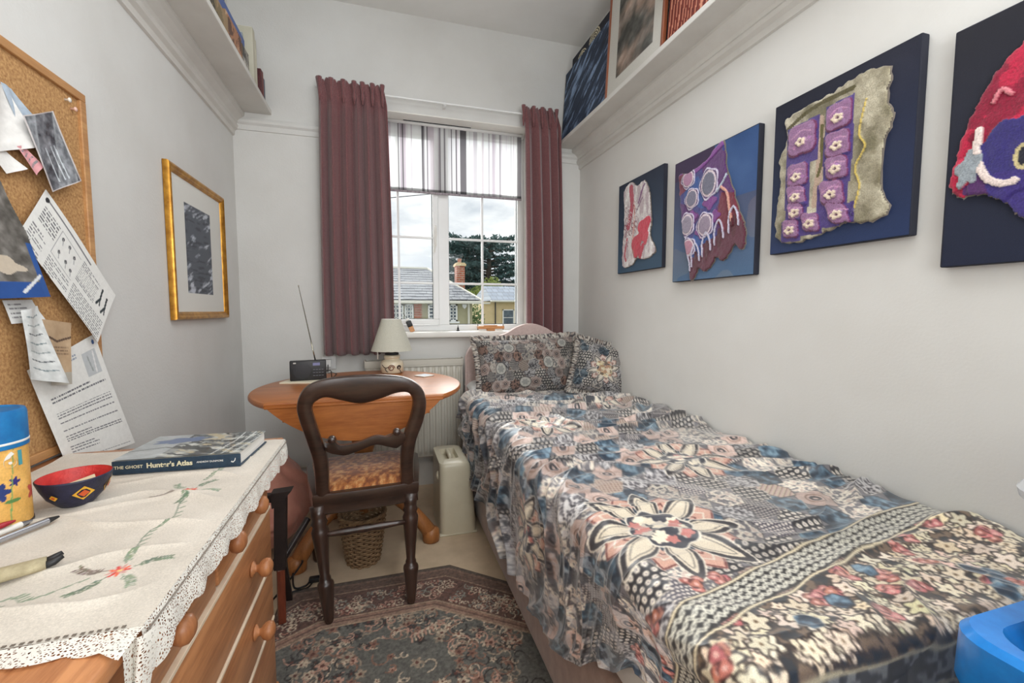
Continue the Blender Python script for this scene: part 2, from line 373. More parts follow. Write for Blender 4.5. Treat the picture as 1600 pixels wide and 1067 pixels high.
# ------------------------------------------------------------------ outside: houses, trees, ground
GRASS = mat('outside_ground', (120, 122, 108), 0.95, nscale=0.8, c2=(96, 104, 82))
struct('ground_outside', bx(B(), (-30, 6, -3.2), (40, 70, -3.0)), GRASS)
def brickmat(name, c1, c2, mortar, bw, rh, ms=0.02, rough=0.85):
    m = bpy.data.materials.new(name); m.use_nodes = True; t = m.node_tree; b = t.nodes['Principled BSDF']; b.inputs['Roughness'].default_value = rough
    tc = N(t, 'ShaderNodeTexCoord'); mp = N(t, 'ShaderNodeMapping'); mp.inputs['Rotation'].default_value = (PI / 2, 0, 0)
    br = N(t, 'ShaderNodeTexBrick'); br.inputs['Scale'].default_value = 1.0; br.inputs['Brick Width'].default_value = bw; br.inputs['Row Height'].default_value = rh; br.inputs['Mortar Size'].default_value = ms
    br.inputs['Color1'].default_value = rgb(c1); br.inputs['Color2'].default_value = rgb(c2); br.inputs['Mortar'].default_value = rgb(mortar)
    t.links.new(tc.outputs['Object'], mp.inputs[0]); t.links.new(mp.outputs[0], br.inputs[0]); t.links.new(br.outputs[0], b.inputs['Base Color'])
    bp = N(t, 'ShaderNodeBump', Strength=0.5, Distance=0.02); t.links.new(br.outputs['Fac'], bp.inputs['Height']); bp.invert = True; t.links.new(bp.outputs[0], b.inputs['Normal'])
    return m
SLATE = brickmat('roof_slates', (150, 152, 156), (118, 121, 127), (84, 86, 92), 0.30, 0.17, 0.018, 0.7)
SLATES = mat('loose_slates', (158, 160, 164), 0.75, nscale=5, c2=(112, 115, 122))
SLATEB = brickmat('blue_slates', (128, 142, 160), (108, 122, 140), (84, 92, 104), 0.30, 0.2, 0.014, 0.6)
BRICK = brickmat('red_brick', (186, 104, 76), (160, 84, 62), (176, 160, 140), 0.22, 0.075, 0.012)
REND = mat('grey_render', (188, 182, 150), 0.95, nscale=2, c2=(172, 167, 136)); CREAMR = mat('cream_render', (226, 204, 160), 0.95, nscale=2, c2=(214, 192, 148))
DGLASS = mat('far_window_glass', (96, 112, 122), 0.15, nscale=3, c2=(60, 72, 82)); FWHITE = mat('far_white_paint', (240, 240, 236), 0.5)
FASC = mat('fascia', (226, 222, 208), 0.6)
ho = thing('house', 'grey rendered house with hipped slate roof and red brick chimney outside the window', 'house', (0.6, 14, -3.0))
part('wall', bx(B(), (-3.5, 14.0, -3.0), (2.80, 19.0, 1.33)), REND, ho)
part('brick_panel', bx(B(), (0.94, 13.93, -3.0), (1.18, 13.995, 1.33)), BRICK, ho)
b = B()
v = [b.verts.new(p) for p in [(-3.9, 13.62, 1.36), (3.02, 13.62, 1.36), (3.02, 19.4, 1.36), (-3.9, 19.4, 1.36), (-3.9, 16.5, 2.58), (1.62, 16.5, 2.58)]]
for f in ((0, 1, 5, 4), (1, 2, 5), (2, 3, 4, 5), (3, 0, 4), (0, 3, 2, 1)): b.faces.new([v[k] for k in f])
rf = part('roof', b, SLATE, ho)
b = B(); 
tube(b, [(3.02, 13.62, 1.39), (1.62, 16.5, 2.61)], .045, 6); tube(b, [(-3.9, 16.5, 2.61), (1.62, 16.5, 2.61)], .06, 6); part('ridge_tiles', b, FASC, rf, label='pale ridge tiles')
part('gutter', bx(B(), (-3.95, 13.52, 1.28), (3.08, 13.64, 1.37), .02), FASC, ho, label='pale gutter')
part('downpipe', tube(B(), [(2.66, 13.9, 1.3), (2.66, 13.9, -3.0)], .035, 8), FASC, ho)
b = B(); bx(b, (2.50, 15.2, 1.2), (2.78, 15.7, 2.64)); ch = part('chimney', b, BRICK, ho)
b = B(); bx(b, (2.46, 15.14, 2.62), (2.82, 15.76, 2.69)); bx(b, (2.49, 15.18, 2.69), (2.79, 15.72, 2.73)); part('chimney_cap', b, CREAMR, ch)
for cx in (2.64,): part('chimney_pot', lathe(B(), [(.07, 0), (.065, .12), (.08, .14), (.075, .17), (.05, .17), (.05, .05)], (cx, 15.45, 2.72), 12), BRICK, ch)
def farwin(p, x0, x1, z0, z1, y, nx, nz):
    b = B(); f = .05
    bx(b, (x0, y - .06, z0), (x1, y, z0 + f)); bx(b, (x0, y - .06, z1 - f), (x1, y, z1)); bx(b, (x0, y - .06, z0), (x0 + f, y, z1)); bx(b, (x1 - f, y - .06, z0), (x1, y, z1))
    for k in range(1, nx): xx = x0 + (x1 - x0) * k / nx; bx(b, (xx - .015, y - .05, z0), (xx + .015, y - .01, z1))
    for k in range(1, nz): zz = z0 + (z1 - z0) * k / nz; bx(b, (x0, y - .05, zz - .015), (x1, y - .01, zz + .015))
    bx(b, (x0 - .06, y - .1, z0 - .06), (x1 + .06, y, z0))
    w = part('window', b, FWHITE, p); part('pane', bx(B(), (x0 + f, y - .02, z0 + f), (x1 - f, y - .005, z1 - f)), DGLASS, w)
farwin(ho, 0.16, 0.62, 0.72, 1.27, 13.99, 2, 4); farwin(ho, 0.65, 0.92, 0.72, 1.27, 13.99, 3, 5); farwin(ho, 1.37, 1.72, 0.72, 1.27, 13.99, 2, 5); farwin(ho, 2.03, 2.30, 0.72, 1.27, 13.99, 2, 5)
farwin(ho, -1.9, -0.9, 0.72, 1.27, 13.99, 4, 4)
sl = B()
for k in range(13):
    u0 = k / 13; y0 = 13.62 + 2.88 * u0; z0 = 1.375 + 1.20 * u0; dy, dz = 2.88 / 13 * 1.08, 1.20 / 13 * 1.08; xr = 3.0 - 1.38 * u0
    x = -0.6 + (k % 2) * .12
    while x < xr - .1:
        w = min(.235, xr - x); h = .012 + rng.random() * .008
        q = [(x, y0, z0 + h + .012), (x + w, y0, z0 + h + .012), (x + w, y0 + dy, z0 + dz + h - .004), (x, y0 + dy, z0 + dz + h - .004)]
        prism(sl, q, (0, -.006, .016)); x += .245
so = obj('slates', sl, SLATES, rf); so['kind'] = 'stuff'
part('alarm_box', prism(B(), [(2.46, 13.9, 1.27), (2.60, 13.9, 1.27), (2.60, 13.9, 1.19), (2.53, 13.9, 1.12), (2.46, 13.9, 1.19)], (0, .09, 0)), FWHITE, ho, label='white shield-shaped alarm box')
h2 = thing('house', 'cream rendered house with blue slate roof partly behind the green trees', 'house', (6.5, 21, -3.0))
part('wall', bx(B(), (4.75, 21.0, -3.0), (9.5, 25, 1.50)), CREAMR, h2)
b = B(); v = [b.verts.new(p) for p in [(5.1, 20.7, 1.55), (9.8, 20.7, 1.55), (9.8, 22.6, 2.35), (5.15, 22.6, 2.35), (9.8, 26, 1.55), (5.1, 26, 1.55)]]
for f in ((0, 1, 2, 3), (3, 2, 4, 5), (0, 3, 5), (1, 4, 2), (0, 5, 4, 1)): b.faces.new([v[k] for k in f])
part('roof', b, SLATEB, h2)
part('gutter', bx(B(), (5.05, 20.62, 1.48), (9.9, 20.76, 1.56), .02), FASC, h2)
part('parapet', bx(B(), (4.3, 20.9, 1.38), (5.08, 21.5, 1.47)), FASC, h2)
part('downpipe', tube(B(), [(5.35, 20.95, 1.5), (5.35, 20.95, -3)], .03, 6), GASK, h2)
farwin(h2, 5.72, 6.32, 0.30, 1.12, 20.99, 1, 2)
LEAFD = mat('dark_conifer', (84, 112, 108), 0.8, nscale=2, c2=(52, 80, 78)); LEAFY = mat('yellow_green_leaves', (170, 180, 96), 0.8, nscale=3, c2=(120, 140, 74))
LEAFM = mat('mid_green_leaves', (128, 150, 96), 0.8, nscale=3, c2=(88, 112, 66)); BARK = mat('bark', (92, 84, 74), 0.9, nscale=4, c2=(62, 56, 50), bump=.4)
def leaves(bm, c, r, n, s, flat=0.6):
    for _ in range(n):
        d = Vector(rng.normal(0, 1, 3)); d.normalize(); p = Vector(c) + Vector((d.x * r[0], d.y * r[1], d.z * r[2])) * (rng.random() ** 0.4)
        a = Vector(rng.normal(0, 1, 3)).normalized() * s; q = a.orthogonal().normalized() * s * 0.5
        bm.faces.new([bm.verts.new(p - a), bm.verts.new(p + q), bm.verts.new(p + a), bm.verts.new(p - q)])
def leafpart(bm, m, p, name='foliage'):
    o = obj(name, bm, m, p, normals=False); o['kind'] = 'stuff'; return o
t = thing('conifer_tree', 'large dark evergreen tree with drooping boughs beyond the far roofs', 'tree', (7.4, 31, -3.0))
part('trunk', tube(B(), [(7.4, 31, -3), (7.35, 31, 1.5), (7.5, 31, 6.2)], [.45, .3, .1], 8), BARK, t)
bl = B(); bb = B()
for k in range(56):
    z = 1.2 + 4.9 * (k / 56); L = 3.7 * (1 - ((z - 3.2) / 4.4) ** 2 * .75); a = k * 2.399 + .3; dx, dy = math.cos(a), math.sin(a) * .6
    if k % 4 == 0: dx, dy, L = -1.0, -.1, L * (0.95 + .1 * math.sin(k))
    pts = [(7.4 + dx * L * u, 31 + dy * L * u, z + .55 * u - .25 * u * u + (0.25 * u ** 3 if k % 3 else -.3 * u ** 3)) for u in np.linspace(0, 1, 6)]
    tube(bb, pts, [.08, .07, .06, .05, .035, .02], 5)
    for u in np.linspace(.25, 1, 7): leaves(bl, (7.4 + dx * L * u, 31 + dy * L * u, z + .55 * u - .25 * u * u + (0.25 * u ** 3 if k % 3 else -.3 * u ** 3)), (.42, .42, .20), 26, .17)
part('branches', bb, BARK, t); leafpart(bl, LEAFD, t)
t = thing('bushy_tree', 'yellow-green leafy tree between the grey house and the cream house', 'tree', (6.1, 28, -3.0))
part('trunk', tube(B(), [(6.1, 28, -3), (6.1, 28, 1.2)], [.16, .08], 6), BARK, t); bl = B()
for c, r in (((6.2, 28, 2.0), (1.0, .6, .8)), ((6.9, 28, 2.5), (.8, .5, .8)), ((5.5, 28, .9), (.7, .5, 1.2)), ((7.2, 28, 1.9), (.6, .4, .5)), ((5.2, 28, -.3), (.7, .5, 1.0))): leaves(bl, c, r, 800, .10)
leafpart(bl, LEAFY, t)
t = thing('shrub', 'green garden shrub beside the right end of the grey house', 'shrub', (3.6, 17.5, -3.0))
part('stem', tube(B(), [(3.6, 17.5, -3), (3.62, 17.5, .4)], [.1, .04], 6), BARK, t); bl = B()
for c, r in (((3.6, 17.5, .6), (.42, .4, .8)), ((3.55, 17.5, -.6), (.6, .4, .9)), ((3.9, 17.6, -.2), (.4, .4, .7))): leaves(bl, c, r, 600, .07)
leafpart(bl, LEAFM, t)
tag(obj('overhead_cable', tube(B(), [(-2.6, 7.4, 2.55), (.21, 10, 3.51), (1.22, 11.5, 4.04), (5.2, 16.5, 5.75)], .009, 5), GASK), 'thin black overhead cable crossing the sky outside the left pane', 'cable')

# ------------------------------------------------------------------ curtains, track, blind
CURT = mat('maroon_curtain', (136, 88, 88), 0.85, nscale=260, c2=(96, 56, 60), bump=0.35, bscale=420, sheen=0.35, detail=3)
def curtain(xt0, xt1, xb0, xb1, zb, nf, seed, label, flare=0.0, flarex=0.0):
    r = np.random.default_rng(seed); n, mrows = nf * 18, 70
    ph = np.cumsum(r.uniform(.75, 1.25, nf + 1)); ph = (ph - ph[0]) / (ph[-1] - ph[0])
    Pn = np.zeros((mrows, n, 3)); ztop = 2.298
    amp = r.uniform(.7, 1.25, nf + 1)
    for i in range(mrows):
        v = (i / (mrows - 1)) ** 1.25; z = ztop - (ztop - zb) * v
        a = np.linspace(0, 1, n); k = np.interp(a, ph, np.arange(nf + 1)); w = 2 * PI * k
        depth = np.interp(v, [0, .05, .12, 1], [.018, .014, .036, .056]) * np.interp(k, np.arange(nf + 1), amp)
        e = np.interp(v, [0, .07, 1], [0, .35, 1]); e = 1 - (1 - e) ** 2
        x0 = xt0 + (xb0 - xt0) * e; x1 = xt1 + (xb1 - xt1) * e
        if v < .07: x0 -= flare * (1 - v / .07) ** 1.3; x1 += flarex * (1 - v / .07)
        s = np.sin(w); y = 2.592 - depth * .80 * np.sign(s) * np.abs(s) ** .7
        top = (np.sin(w * 2 + 1) * .006 + np.sin(w * 3.3) * .004) * max(0, 1 - v / .03)
        Pn[i, :, 0] = x0 + (x1 - x0) * a + .004 * np.sin(2 * w) + .006 * math.sin(v * 3 + seed) * np.sin(PI * a)
        Pn[i, :, 1] = y; Pn[i, :, 2] = z + top + .006 * np.sin(w + 1) * v
    t = thing('curtain', label, 'curtain', ((xt0 + xt1) / 2, 2.59, zb))
    solidify(gridmesh('curtain_fabric', Pn, None, CURT, t), .003, 0)
    # gathered heading tape: pinch pleats along the top
    b = B()
    for k in range(nf + 1):
        x = xt0 + (xt1 - xt0) * ph[k] - (flare * .35 if k == 0 else 0)
        lathe(b, [(.004, -.115), (.009, -.075), (.006, -.05), (.012, -.01), (.014, .004)], (x, 2.582, ztop), 8)
    obj('pinch_pleats', b, CURT, t, True)
    for k in range(nf + 1):
        x = xt0 + (xt1 - xt0) * ph[k]
        obj('curtain_hook', tube(B(), [(x, 2.597, ztop - .03), (x, 2.606, ztop - .01), (x, 2.612, ztop - .02)], .002, 5), UPVC, t)
    return t
curtain(-0.286, 0.022, -0.315, 0.062, 0.822, 6, 3, 'wide maroon curtain hanging left of the window behind the table lamp', .03, .004)
curtain(0.838, 1.052, 0.860, 1.110, 0.86, 4, 5, 'narrow maroon curtain hanging right of the window above the bed head', .0, .0)
t = thing('curtain_track', 'thin white curtain track above the window', 'curtain track', (0.37, 2.63, 2.25))
obj('track', bx(B(), (-0.32, 2.612, 2.262), (1.06, 2.622, 2.270), .002), UPVC, t)
for x in (-.2, .37, .95): obj('track_bracket', bx(B(), (x - .008, 2.618, 2.258), (x + .008, 2.672, 2.266)), UPVC, t)
# roller blind: striped sheer fabric
RAD_W = mat('white_metal', (226, 226, 224), .4)
xs = np.linspace(0, .85, 340); ys = np.linspace(0, .40, 60); R = Ras(xs, ys, (222, 218, 222)); r = np.random.default_rng(4); x = 0
while x < .85:
    w = r.choice([.003, .005, .008, .012, .02]); c = [(240, 240, 240), (112, 108, 112), (200, 196, 200), (246, 246, 246), (222, 214, 220), (150, 146, 150), (236, 234, 236), (196, 186, 194), (244, 244, 244)][r.integers(9)]
    m = (R.X >= x) & (R.X < x + w); R.C[m] = c; x += w
R.C[R.Y < .014] = R.C[R.Y < .014] * .55
m = bpy.data.materials.new('sheer_striped_blind'); m.use_nodes = True; t_ = m.node_tree; t_.nodes.clear()
oo = N(t_, 'ShaderNodeOutputMaterial'); a = N(t_, 'ShaderNodeAttribute', attribute_name='paint'); df = N(t_, 'ShaderNodeBsdfDiffuse'); tl = N(t_, 'ShaderNodeBsdfTranslucent'); tp = N(t_, 'ShaderNodeBsdfTransparent')
t_.links.new(a.outputs['Color'], df.inputs[0]); t_.links.new(a.outputs['Color'], tl.inputs[0]); t_.links.new(a.outputs['Color'], tp.inputs[0])
m1 = N(t_, 'ShaderNodeMixShader'); m1.inputs[0].default_value = .7; m2 = N(t_, 'ShaderNodeMixShader'); m2.inputs[0].default_value = .36
t_.links.new(df.outputs[0], m1.inputs[1]); t_.links.new(tl.outputs[0], m1.inputs[2]); t_.links.new(m1.outputs[0], m2.inputs[1]); t_.links.new(tp.outputs[0], m2.inputs[2]); t_.links.new(m2.outputs[0], oo.inputs[0])
t = thing('roller_blind', 'striped grey and lilac sheer blind half lowered over the window', 'blind', (0.45, 2.775, 1.8))
Pn = np.stack([R.X + .035, 2.772 + .004 * np.sin(R.X * 26) * (1 - R.Y / .4), 1.797 + R.Y], -1)
gridmesh('blind_fabric', Pn, R.C, m, t)
obj('bottom_bar', bx(B(), (.035, 2.768, 1.786), (.885, 2.776, 1.798), .002), mat('blind_hem', (120, 112, 118), .7, nscale=60, c2=(176, 166, 172), stretch=(1, .1, .1)), t)
obj('roller', tube(B(), [(.03, 2.772, 2.198), (.89, 2.772, 2.198)], .010, 12), RAD_W, t, True); obj('dark_slot', bx(B(), (.14, 2.757, 2.203), (.55, 2.762, 2.207)), GASK, t)
for x in (.02, .89): obj('blind_bracket', bx(B(), (x, 2.76, 2.18), (x + .006, 2.79, 2.212)), UPVC, t)

# ------------------------------------------------------------------ radiator, wall socket
RAD = mat('radiator_enamel', (206, 202, 190), 0.35, nscale=4, c2=(196, 191, 178))
t = thing('radiator', 'white ribbed panel radiator below the window behind the table', 'radiator', (0.17, 2.61, 0.15))
xs = np.linspace(-.10, .455, 400); zs = np.linspace(.20, .745, 40); X, Z = np.meshgrid(xs, zs)
u = (X + .10) / .0347; rib = np.clip(np.abs((u % 1) - .5) * 6 - 1.2, 0, 1); e = np.clip((Z - .215) / .012, 0, 1) * np.clip((.735 - Z) / .012, 0, 1); ex = np.clip((X + .092) / .01, 0, 1) * np.clip((.447 - X) / .01, 0, 1)
gridmesh('radiator_panel', np.stack([X, 2.585 - .008 * (1 - rib) * e * ex, Z], -1), None, RAD, t)
obj('radiator_body', bx(B(), (-.10, 2.587, .20), (.455, 2.640, .745), .004), RAD, t)
b = B(); bx(b, (-.105, 2.575, .742), (.460, 2.645, .752), .002); bx(b, (-.105, 2.575, .752), (-.100, 2.645, .786)); bx(b, (.455, 2.575, .752), (.460, 2.645, .786)); bx(b, (-.105, 2.574, .752), (.460, 2.578, .782), .001); bx(b, (-.105, 2.640, .752), (.460, 2.644, .782))
obj('radiator_casing', b, RAD, t)
b = B()
for k in range(58): x = -.10 + .0097 * k; bx(b, (x, 2.578, .777), (x + .004, 2.641, .781))
o = obj('grille', b, RAD, t); o['kind'] = 'stuff'
b = B(); tube(b, [(.30, 2.63, .20), (.30, 2.63, .02)], .0075, 8); lathe(b, [(.012, 0), (.016, .01), (.016, .04), (.011, .05)], (.30, 2.625, .15), 12); obj('radiator_valve', b, RAD, t, True)
for x in (0.0, .36): obj('radiator_bracket', bx(B(), (x, 2.64, .3), (x + .03, 2.672, .7)), RAD, t)
t = thing('wall_socket', 'white plastic wall socket right of the black radio', 'socket', (-.300, 2.66, .74))
obj('socket_plate', bx(B(), (-.335, 2.662, .735), (-.262, 2.672, .81), .003), UPVC, t); obj('plug', bx(B(), (-.318, 2.630, .750), (-.286, 2.664, .795), .006), UPVC, t)
t = thing('pipe', 'white painted heating pipe along the skirting behind the chair', 'pipe', (.1, 2.645, .02))
obj('pipe_run', tube(B(), [(-.60, 2.645, .185), (.20, 2.645, .185), (.29, 2.645, .185), (.40, 2.645, .185)], .008, 8), RAD, t, True)
obj('pipe_clip', bx(B(), (-.31, 2.635, .175), (-.30, 2.656, .195)), UPVC, t)

# ================================================================== bed
FAB = mat('divan_fabric', (168, 142, 128), 0.95, nscale=30, c2=(150, 124, 112), bump=.3, bscale=500, sheen=.3)
SHEET = mat('white_sheet', (226, 226, 224), 0.85, nscale=12, c2=(214, 214, 212), bump=.2, bscale=30, bdist=.004)
t = thing('divan_bed', 'single divan bed with pinkish brown base along the right wall', 'bed', (0.845, 1.5, 0.0))
obj('divan_base', bx(B(), (.437, .45, .015), (1.252, 2.50, .30), .018, 3), FAB, t, 'auto')
obj('mattress', bx(B(), (.440, .45, .302), (1.250, 2.495, .575), .045, 4), SHEET, t, 'auto')
b = B(); yh = 2.500; pts = []
hx = [(.46, .0), (.46, .80), (.50, .865), (.60, .905), (.70, .930), (.77, .968), (.86, .992), (.95, .968), (1.02, .930), (1.12, .905), (1.22, .865), (1.25, .80), (1.25, .0)]
pl = [(p[0], p[1]) for p in hx]; top = smoothline(pl[1:-1], 36); pl = [pl[0]] + [tuple(q) for q in top] + [pl[-1]]
prism(b, [(x, yh, z) for x, z in pl], (0, .045, 0))
bmesh.ops.bevel(b, geom=[e for e in b.edges if abs(e.verts[0].co.y - e.verts[1].co.y) < 1e-5], offset=.010, segments=3, affect='EDGES')
HB = mat('headboard_fabric', (206, 184, 178), 0.9, nscale=60, c2=(192, 168, 162), bump=.2, bscale=400, sheen=.3)
obj('headboard', b, HB, t, 'auto')
for y in (.55, 2.4):
    for x in (.52, 1.17): obj('castor', lathe(B(), [(.02, 0), (.022, .005), (.022, .014), (.01, .018)], (x, y, 0), 12), GASK, t)

# --- patchwork pattern painter used by bedspread, pillow sham and cushion
PAL = dict(teal=(54, 84, 106), teald=(34, 56, 76), peach=(200, 172, 160), cream=(222, 212, 194), char=(52, 50, 56), brown=(140, 104, 86), grey=(168, 168, 168), rose=(190, 120, 116), ecru=(200, 184, 156))
def patch_cell(R, cx, cy, rad, kind, seed, bright=1.0):
    r = np.random.default_rng(seed); w = R.win(cx - rad * 1.1, cx + rad * 1.1, cy - rad * 1.1, cy + rad * 1.1); X = R.X[w] - cx; Y = R.Y[w] - cy
    if X.size == 0: return
    a = np.arctan2(Y, X); d = np.hypot(X, Y); hexr = rad * math.cos(PI / 6) / np.cos((a % (PI / 3)) - PI / 6); m = d < hexr
    gx, gy = R.X[w], R.Y[w]
    if kind == 'teal':
        n = fbm(gx, gy, 70, seed, 4); col = np.array(PAL['teald']) + (np.clip((n - .35) * 2.4, 0, 1))[..., None] * (np.array((128, 158, 176)) - np.array(PAL['teald']))
    elif kind == 'peach':
        col = np.array(PAL['peach']) + (fbm(gx, gy, 90, seed, 3) - .5)[..., None] * 60
        dd = d < rad * .26; col[dd] = PAL['char']; dd = d < rad * .12; col[dd] = PAL['peach']
        ring = (np.abs(d - rad * .42) < .0016); col[ring] = PAL['brown']
    elif kind in ('dots', 'dotsb'):
        s = .0165 if kind == 'dots' else .009; q = np.floor(gy / s) % 2; ux = (gx / s + q * .5) % 1 - .5; uy = (gy / s) % 1 - .5; dd = np.hypot(ux, uy)
        col = np.zeros(X.shape + (3,)); col[:] = PAL['char'] if kind == 'dots' else (74, 70, 82); col[dd < .36] = PAL['cream']; col[dd < .16] = (160, 150, 150)
    elif kind == 'floral':
        col = np.zeros(X.shape + (3,)); col[:] = PAL['cream']; n = fbm(gx, gy, 130, seed, 3); col[n > .56] = (120, 116, 120); col[n < .38] = (196, 176, 164)
    elif kind == 'scale':
        n = vnoise(gx, gy, 190, seed); col = np.zeros(X.shape + (3,)); col[:] = (112, 108, 112); col[n > .5] = (186, 182, 180); col[n < .22] = (44, 42, 48)
    elif kind == 'stripe':
        q = ((gx * math.cos(seed) + gy * math.sin(seed)) / .011) % 1; col = np.zeros(X.shape + (3,)); col[:] = PAL['peach']; col[q < .35] = PAL['ecru']; col[q > .86] = (120, 70, 66)
    else:
        n = fbm(gx, gy, 110, seed, 3); col = np.zeros(X.shape + (3,)); col[:] = PAL['brown']; col[n > .52] = (176, 128, 108); col[n < .4] = (66, 48, 46)
    R.put(w, m.astype(float), col * bright)
    e = (d < hexr) & (d > hexr - .0022); R.put(w, e.astype(float), (198, 188, 172) if r.random() < .5 else PAL['char'], al=.8)
def patchwork(R, s, seed, weights, bright=1.0):
    r = np.random.default_rng(seed); kinds = list(weights); p = np.array(list(weights.values()), float); p /= p.sum()
    x0, x1, y0, y1 = R.xs[0], R.xs[-1], R.ys[0], R.ys[-1]; dy = s * .87; j = 0; y = y0
    while y < y1 + s:
        x = x0 + (s * .5 if j % 2 else 0)
        while x < x1 + s:
            patch_cell(R, x + r.normal(0, s * .05), y + r.normal(0, s * .05), s * .60, kinds[r.choice(len(kinds), p=p)], int(r.integers(1, 9999)), bright * r.uniform(.88, 1.1)); x += s
        y += dy; j += 1
def star(R, cx, cy, rad, ang=0.0, n=8, scale=1.0):
    for k in range(n):   # peach kites between the petals
        a = ang + (k + .5) * 2 * PI / n; f = lambda r_, da: (cx + r_ * math.cos(a + da), cy + r_ * math.sin(a + da))
        R.poly([f(rad * .3, -.2), f(rad * .72, -.22), f(rad * .86, 0), f(rad * .72, .22), f(rad * .3, .2)], (212, 164, 144))
        for q in (.84, .70, .56): R.line([f(rad * q * .84, -.2), f(rad * q, 0), f(rad * q * .84, .2)], .0035 * scale, (120, 62, 58) if q != .70 else PAL['cream'])
        R.poly([f(rad * .36, -.12), f(rad * .48, 0), f(rad * .36, .12), f(rad * .28, 0)], PAL['teald'])
    for k in range(n):
        a = ang + k * 2 * PI / n; rr = rad * (1.02 if k % 2 else .96); f = lambda r_, w_: (cx + r_ * math.cos(a) - w_ * math.sin(a), cy + r_ * math.sin(a) + w_ * math.cos(a))
        def petal(g, w_): return [f(rad * .25, -w_ * .5)] + [f(rad * (.25 + (rr / rad * g - .25) * u), -w_ * math.sin(PI * (u * .8 + .16))) for u in np.linspace(.1, .94, 8)] + [f(rr * g, 0)] + [f(rad * (.25 + (rr / rad * g - .25) * u), w_ * math.sin(PI * (u * .8 + .16))) for u in np.linspace(.94, .1, 8)] + [f(rad * .25, w_ * .5)]
        R.poly(petal(1.0, rad * .175), PAL['cream']); R.poly(petal(.97, rad * .155), (66, 62, 66)); R.poly(petal(.86, rad * .115), (222, 208, 184)); R.line(petal(.78, rad * .085), .0022 * scale, (120, 112, 104), closed=True)
    R.ell(cx, cy, rad * .40, rad * .40, PAL['cream'], lobes=8, la=.07); R.ell(cx, cy, rad * .37, rad * .37, (72, 74, 84), lobes=8, la=.07)
    for k in range(26):
        a = rng.random() * 2 * PI; q = rad * .30 * math.sqrt(rng.random())
        R.ell(cx + q * math.cos(a), cy + q * math.sin(a), rad * .075, rad * .06, [(226, 214, 190), (204, 128, 120), (240, 226, 200), (200, 190, 176)][rng.integers(4)], lobes=5)
def blossoms(R, x0, x1, y0, y1, n, keep=None):
    for _ in range(n):
        x, y = rng.uniform(x0, x1), rng.uniform(y0, y1)
        if keep is not None and not keep(x, y): continue
        s = rng.uniform(.009, .018); a = rng.random() * PI
        R.ell(x, y, s * 1.22, s * 1.22, (58, 48, 44), a, lobes=5, la=.25); R.ell(x, y, s, s, jit((214, 198, 172), 13), a, lobes=5, la=.28); R.ell(x, y, s * .2, s * .2, (120, 96, 70))
def roses(R, x0, x1, y0, y1, n):
    for _ in range(n):
        x, y = rng.uniform(x0, x1), rng.uniform(y0, y1)
        for k in range(7):
            a = rng.random() * 6.28; q = rng.random() * .018; c = jit((188, 116, 108), 18); R.ell(x + q * math.cos(a), y + q * math.sin(a), .012, .010, (104, 58, 56)); R.ell(x + q * math.cos(a), y + q * math.sin(a), .0105, .0085, c, lobes=3)
            R.ell(x + q * math.cos(a), y + q * math.sin(a), .004, .004, (216, 166, 154))

# --- bedspread
U1 = .77; RAD_ = .05; ARC = RAD_ * PI / 2; DROP = .40; US = U1 + ARC + DROP          # across: wall edge -> fold -> side drop
FOOT = .44
us = np.concatenate([np.linspace(0, U1, 470), np.linspace(U1, US, 250)[1:]])
ts = np.concatenate([np.linspace(-.30, .0, 110), np.linspace(0, .55, 340)[1:], np.linspace(.55, 1.98, 390)[1:]])   # along: foot drop (<0) -> head
R = Ras(us, ts, (120, 116, 120))
W = dict(teal=3.2, peach=2.4, dots=1.6, dotsb=1.0, floral=2.6, scale=1.8, stripe=1.0)
patchwork(R, .085, 5, W)
# greyer, denser print down the side
w = R.X > U1 + ARC
n_ = fbm(R.X, R.Y, 38, 91, 4); mm = (w & (n_ > .5)).astype(float)[..., None] * .55; R.C = R.C * (1 - mm) + np.array((196, 196, 200)) * mm
n_ = fbm(R.X, R.Y, 30, 44, 4); mm = (w & (n_ < .42)).astype(float)[..., None] * .6; R.C = R.C * (1 - mm) + np.array((48, 52, 62)) * mm
# stars: u = distance from wall edge (x = 1.245 - u), t = y - FOOT
def ut(x, y): return (1.245 - x, y - FOOT)
star(R, *ut(.575, .79), .19, .2); star(R, *ut(.90, 1.14), .17, .1); star(R, *ut(.62, 1.62), .16, .3); star(R, *ut(1.02, 1.95), .15, 0.)
star(R, U1 + ARC + .17, 1.22 - FOOT, .15, .2)
# leaf border with two rope lines (runs across the bed, then down the side), flowers beyond it
bl_y = lambda x: .545 + .155 * np.clip((x - .40) / .75, -.35, 1) ** .8 if np.isscalar(x) else 0
def yb(u):
    x = 1.245 - u; s = min(max((x - .36) / .8, 0), 1); return .50 + .175 * s ** .75 - FOOT
uu = np.linspace(-.01, US, 120); c_ = np.array([yb(q) for q in uu])
bandU = R.X; bandC = np.interp(R.X, uu, c_); dY = R.Y - bandC
low = dY < -.034; R.C[low] = (66, 56, 52)
n_ = fbm(R.X, R.Y, 60, 17, 3); R.C[low & (n_ > .55)] = (120, 100, 82); R.C[low & (n_ < .42)] = (44, 50, 58)
fl = np.interp(us, uu, c_)
blossoms(R, 0, US, -.10, .24, 1050, lambda x, y: y < np.interp(x, uu, c_) - .05 and y > -.035 - .02 * math.sin(x * 9))
roses(R, 0.02, US - .1, .0, .20, 30)
for _ in range(14):
    x = rng.uniform(0, US); y = rng.uniform(-.02, .15)
    if y < np.interp(x, uu, c_) - .06: patch_cell(R, x, y, .022, 'teal', int(rng.integers(1, 999)))
band = np.abs(dY) < .030; R.C[band] = (50, 48, 48)
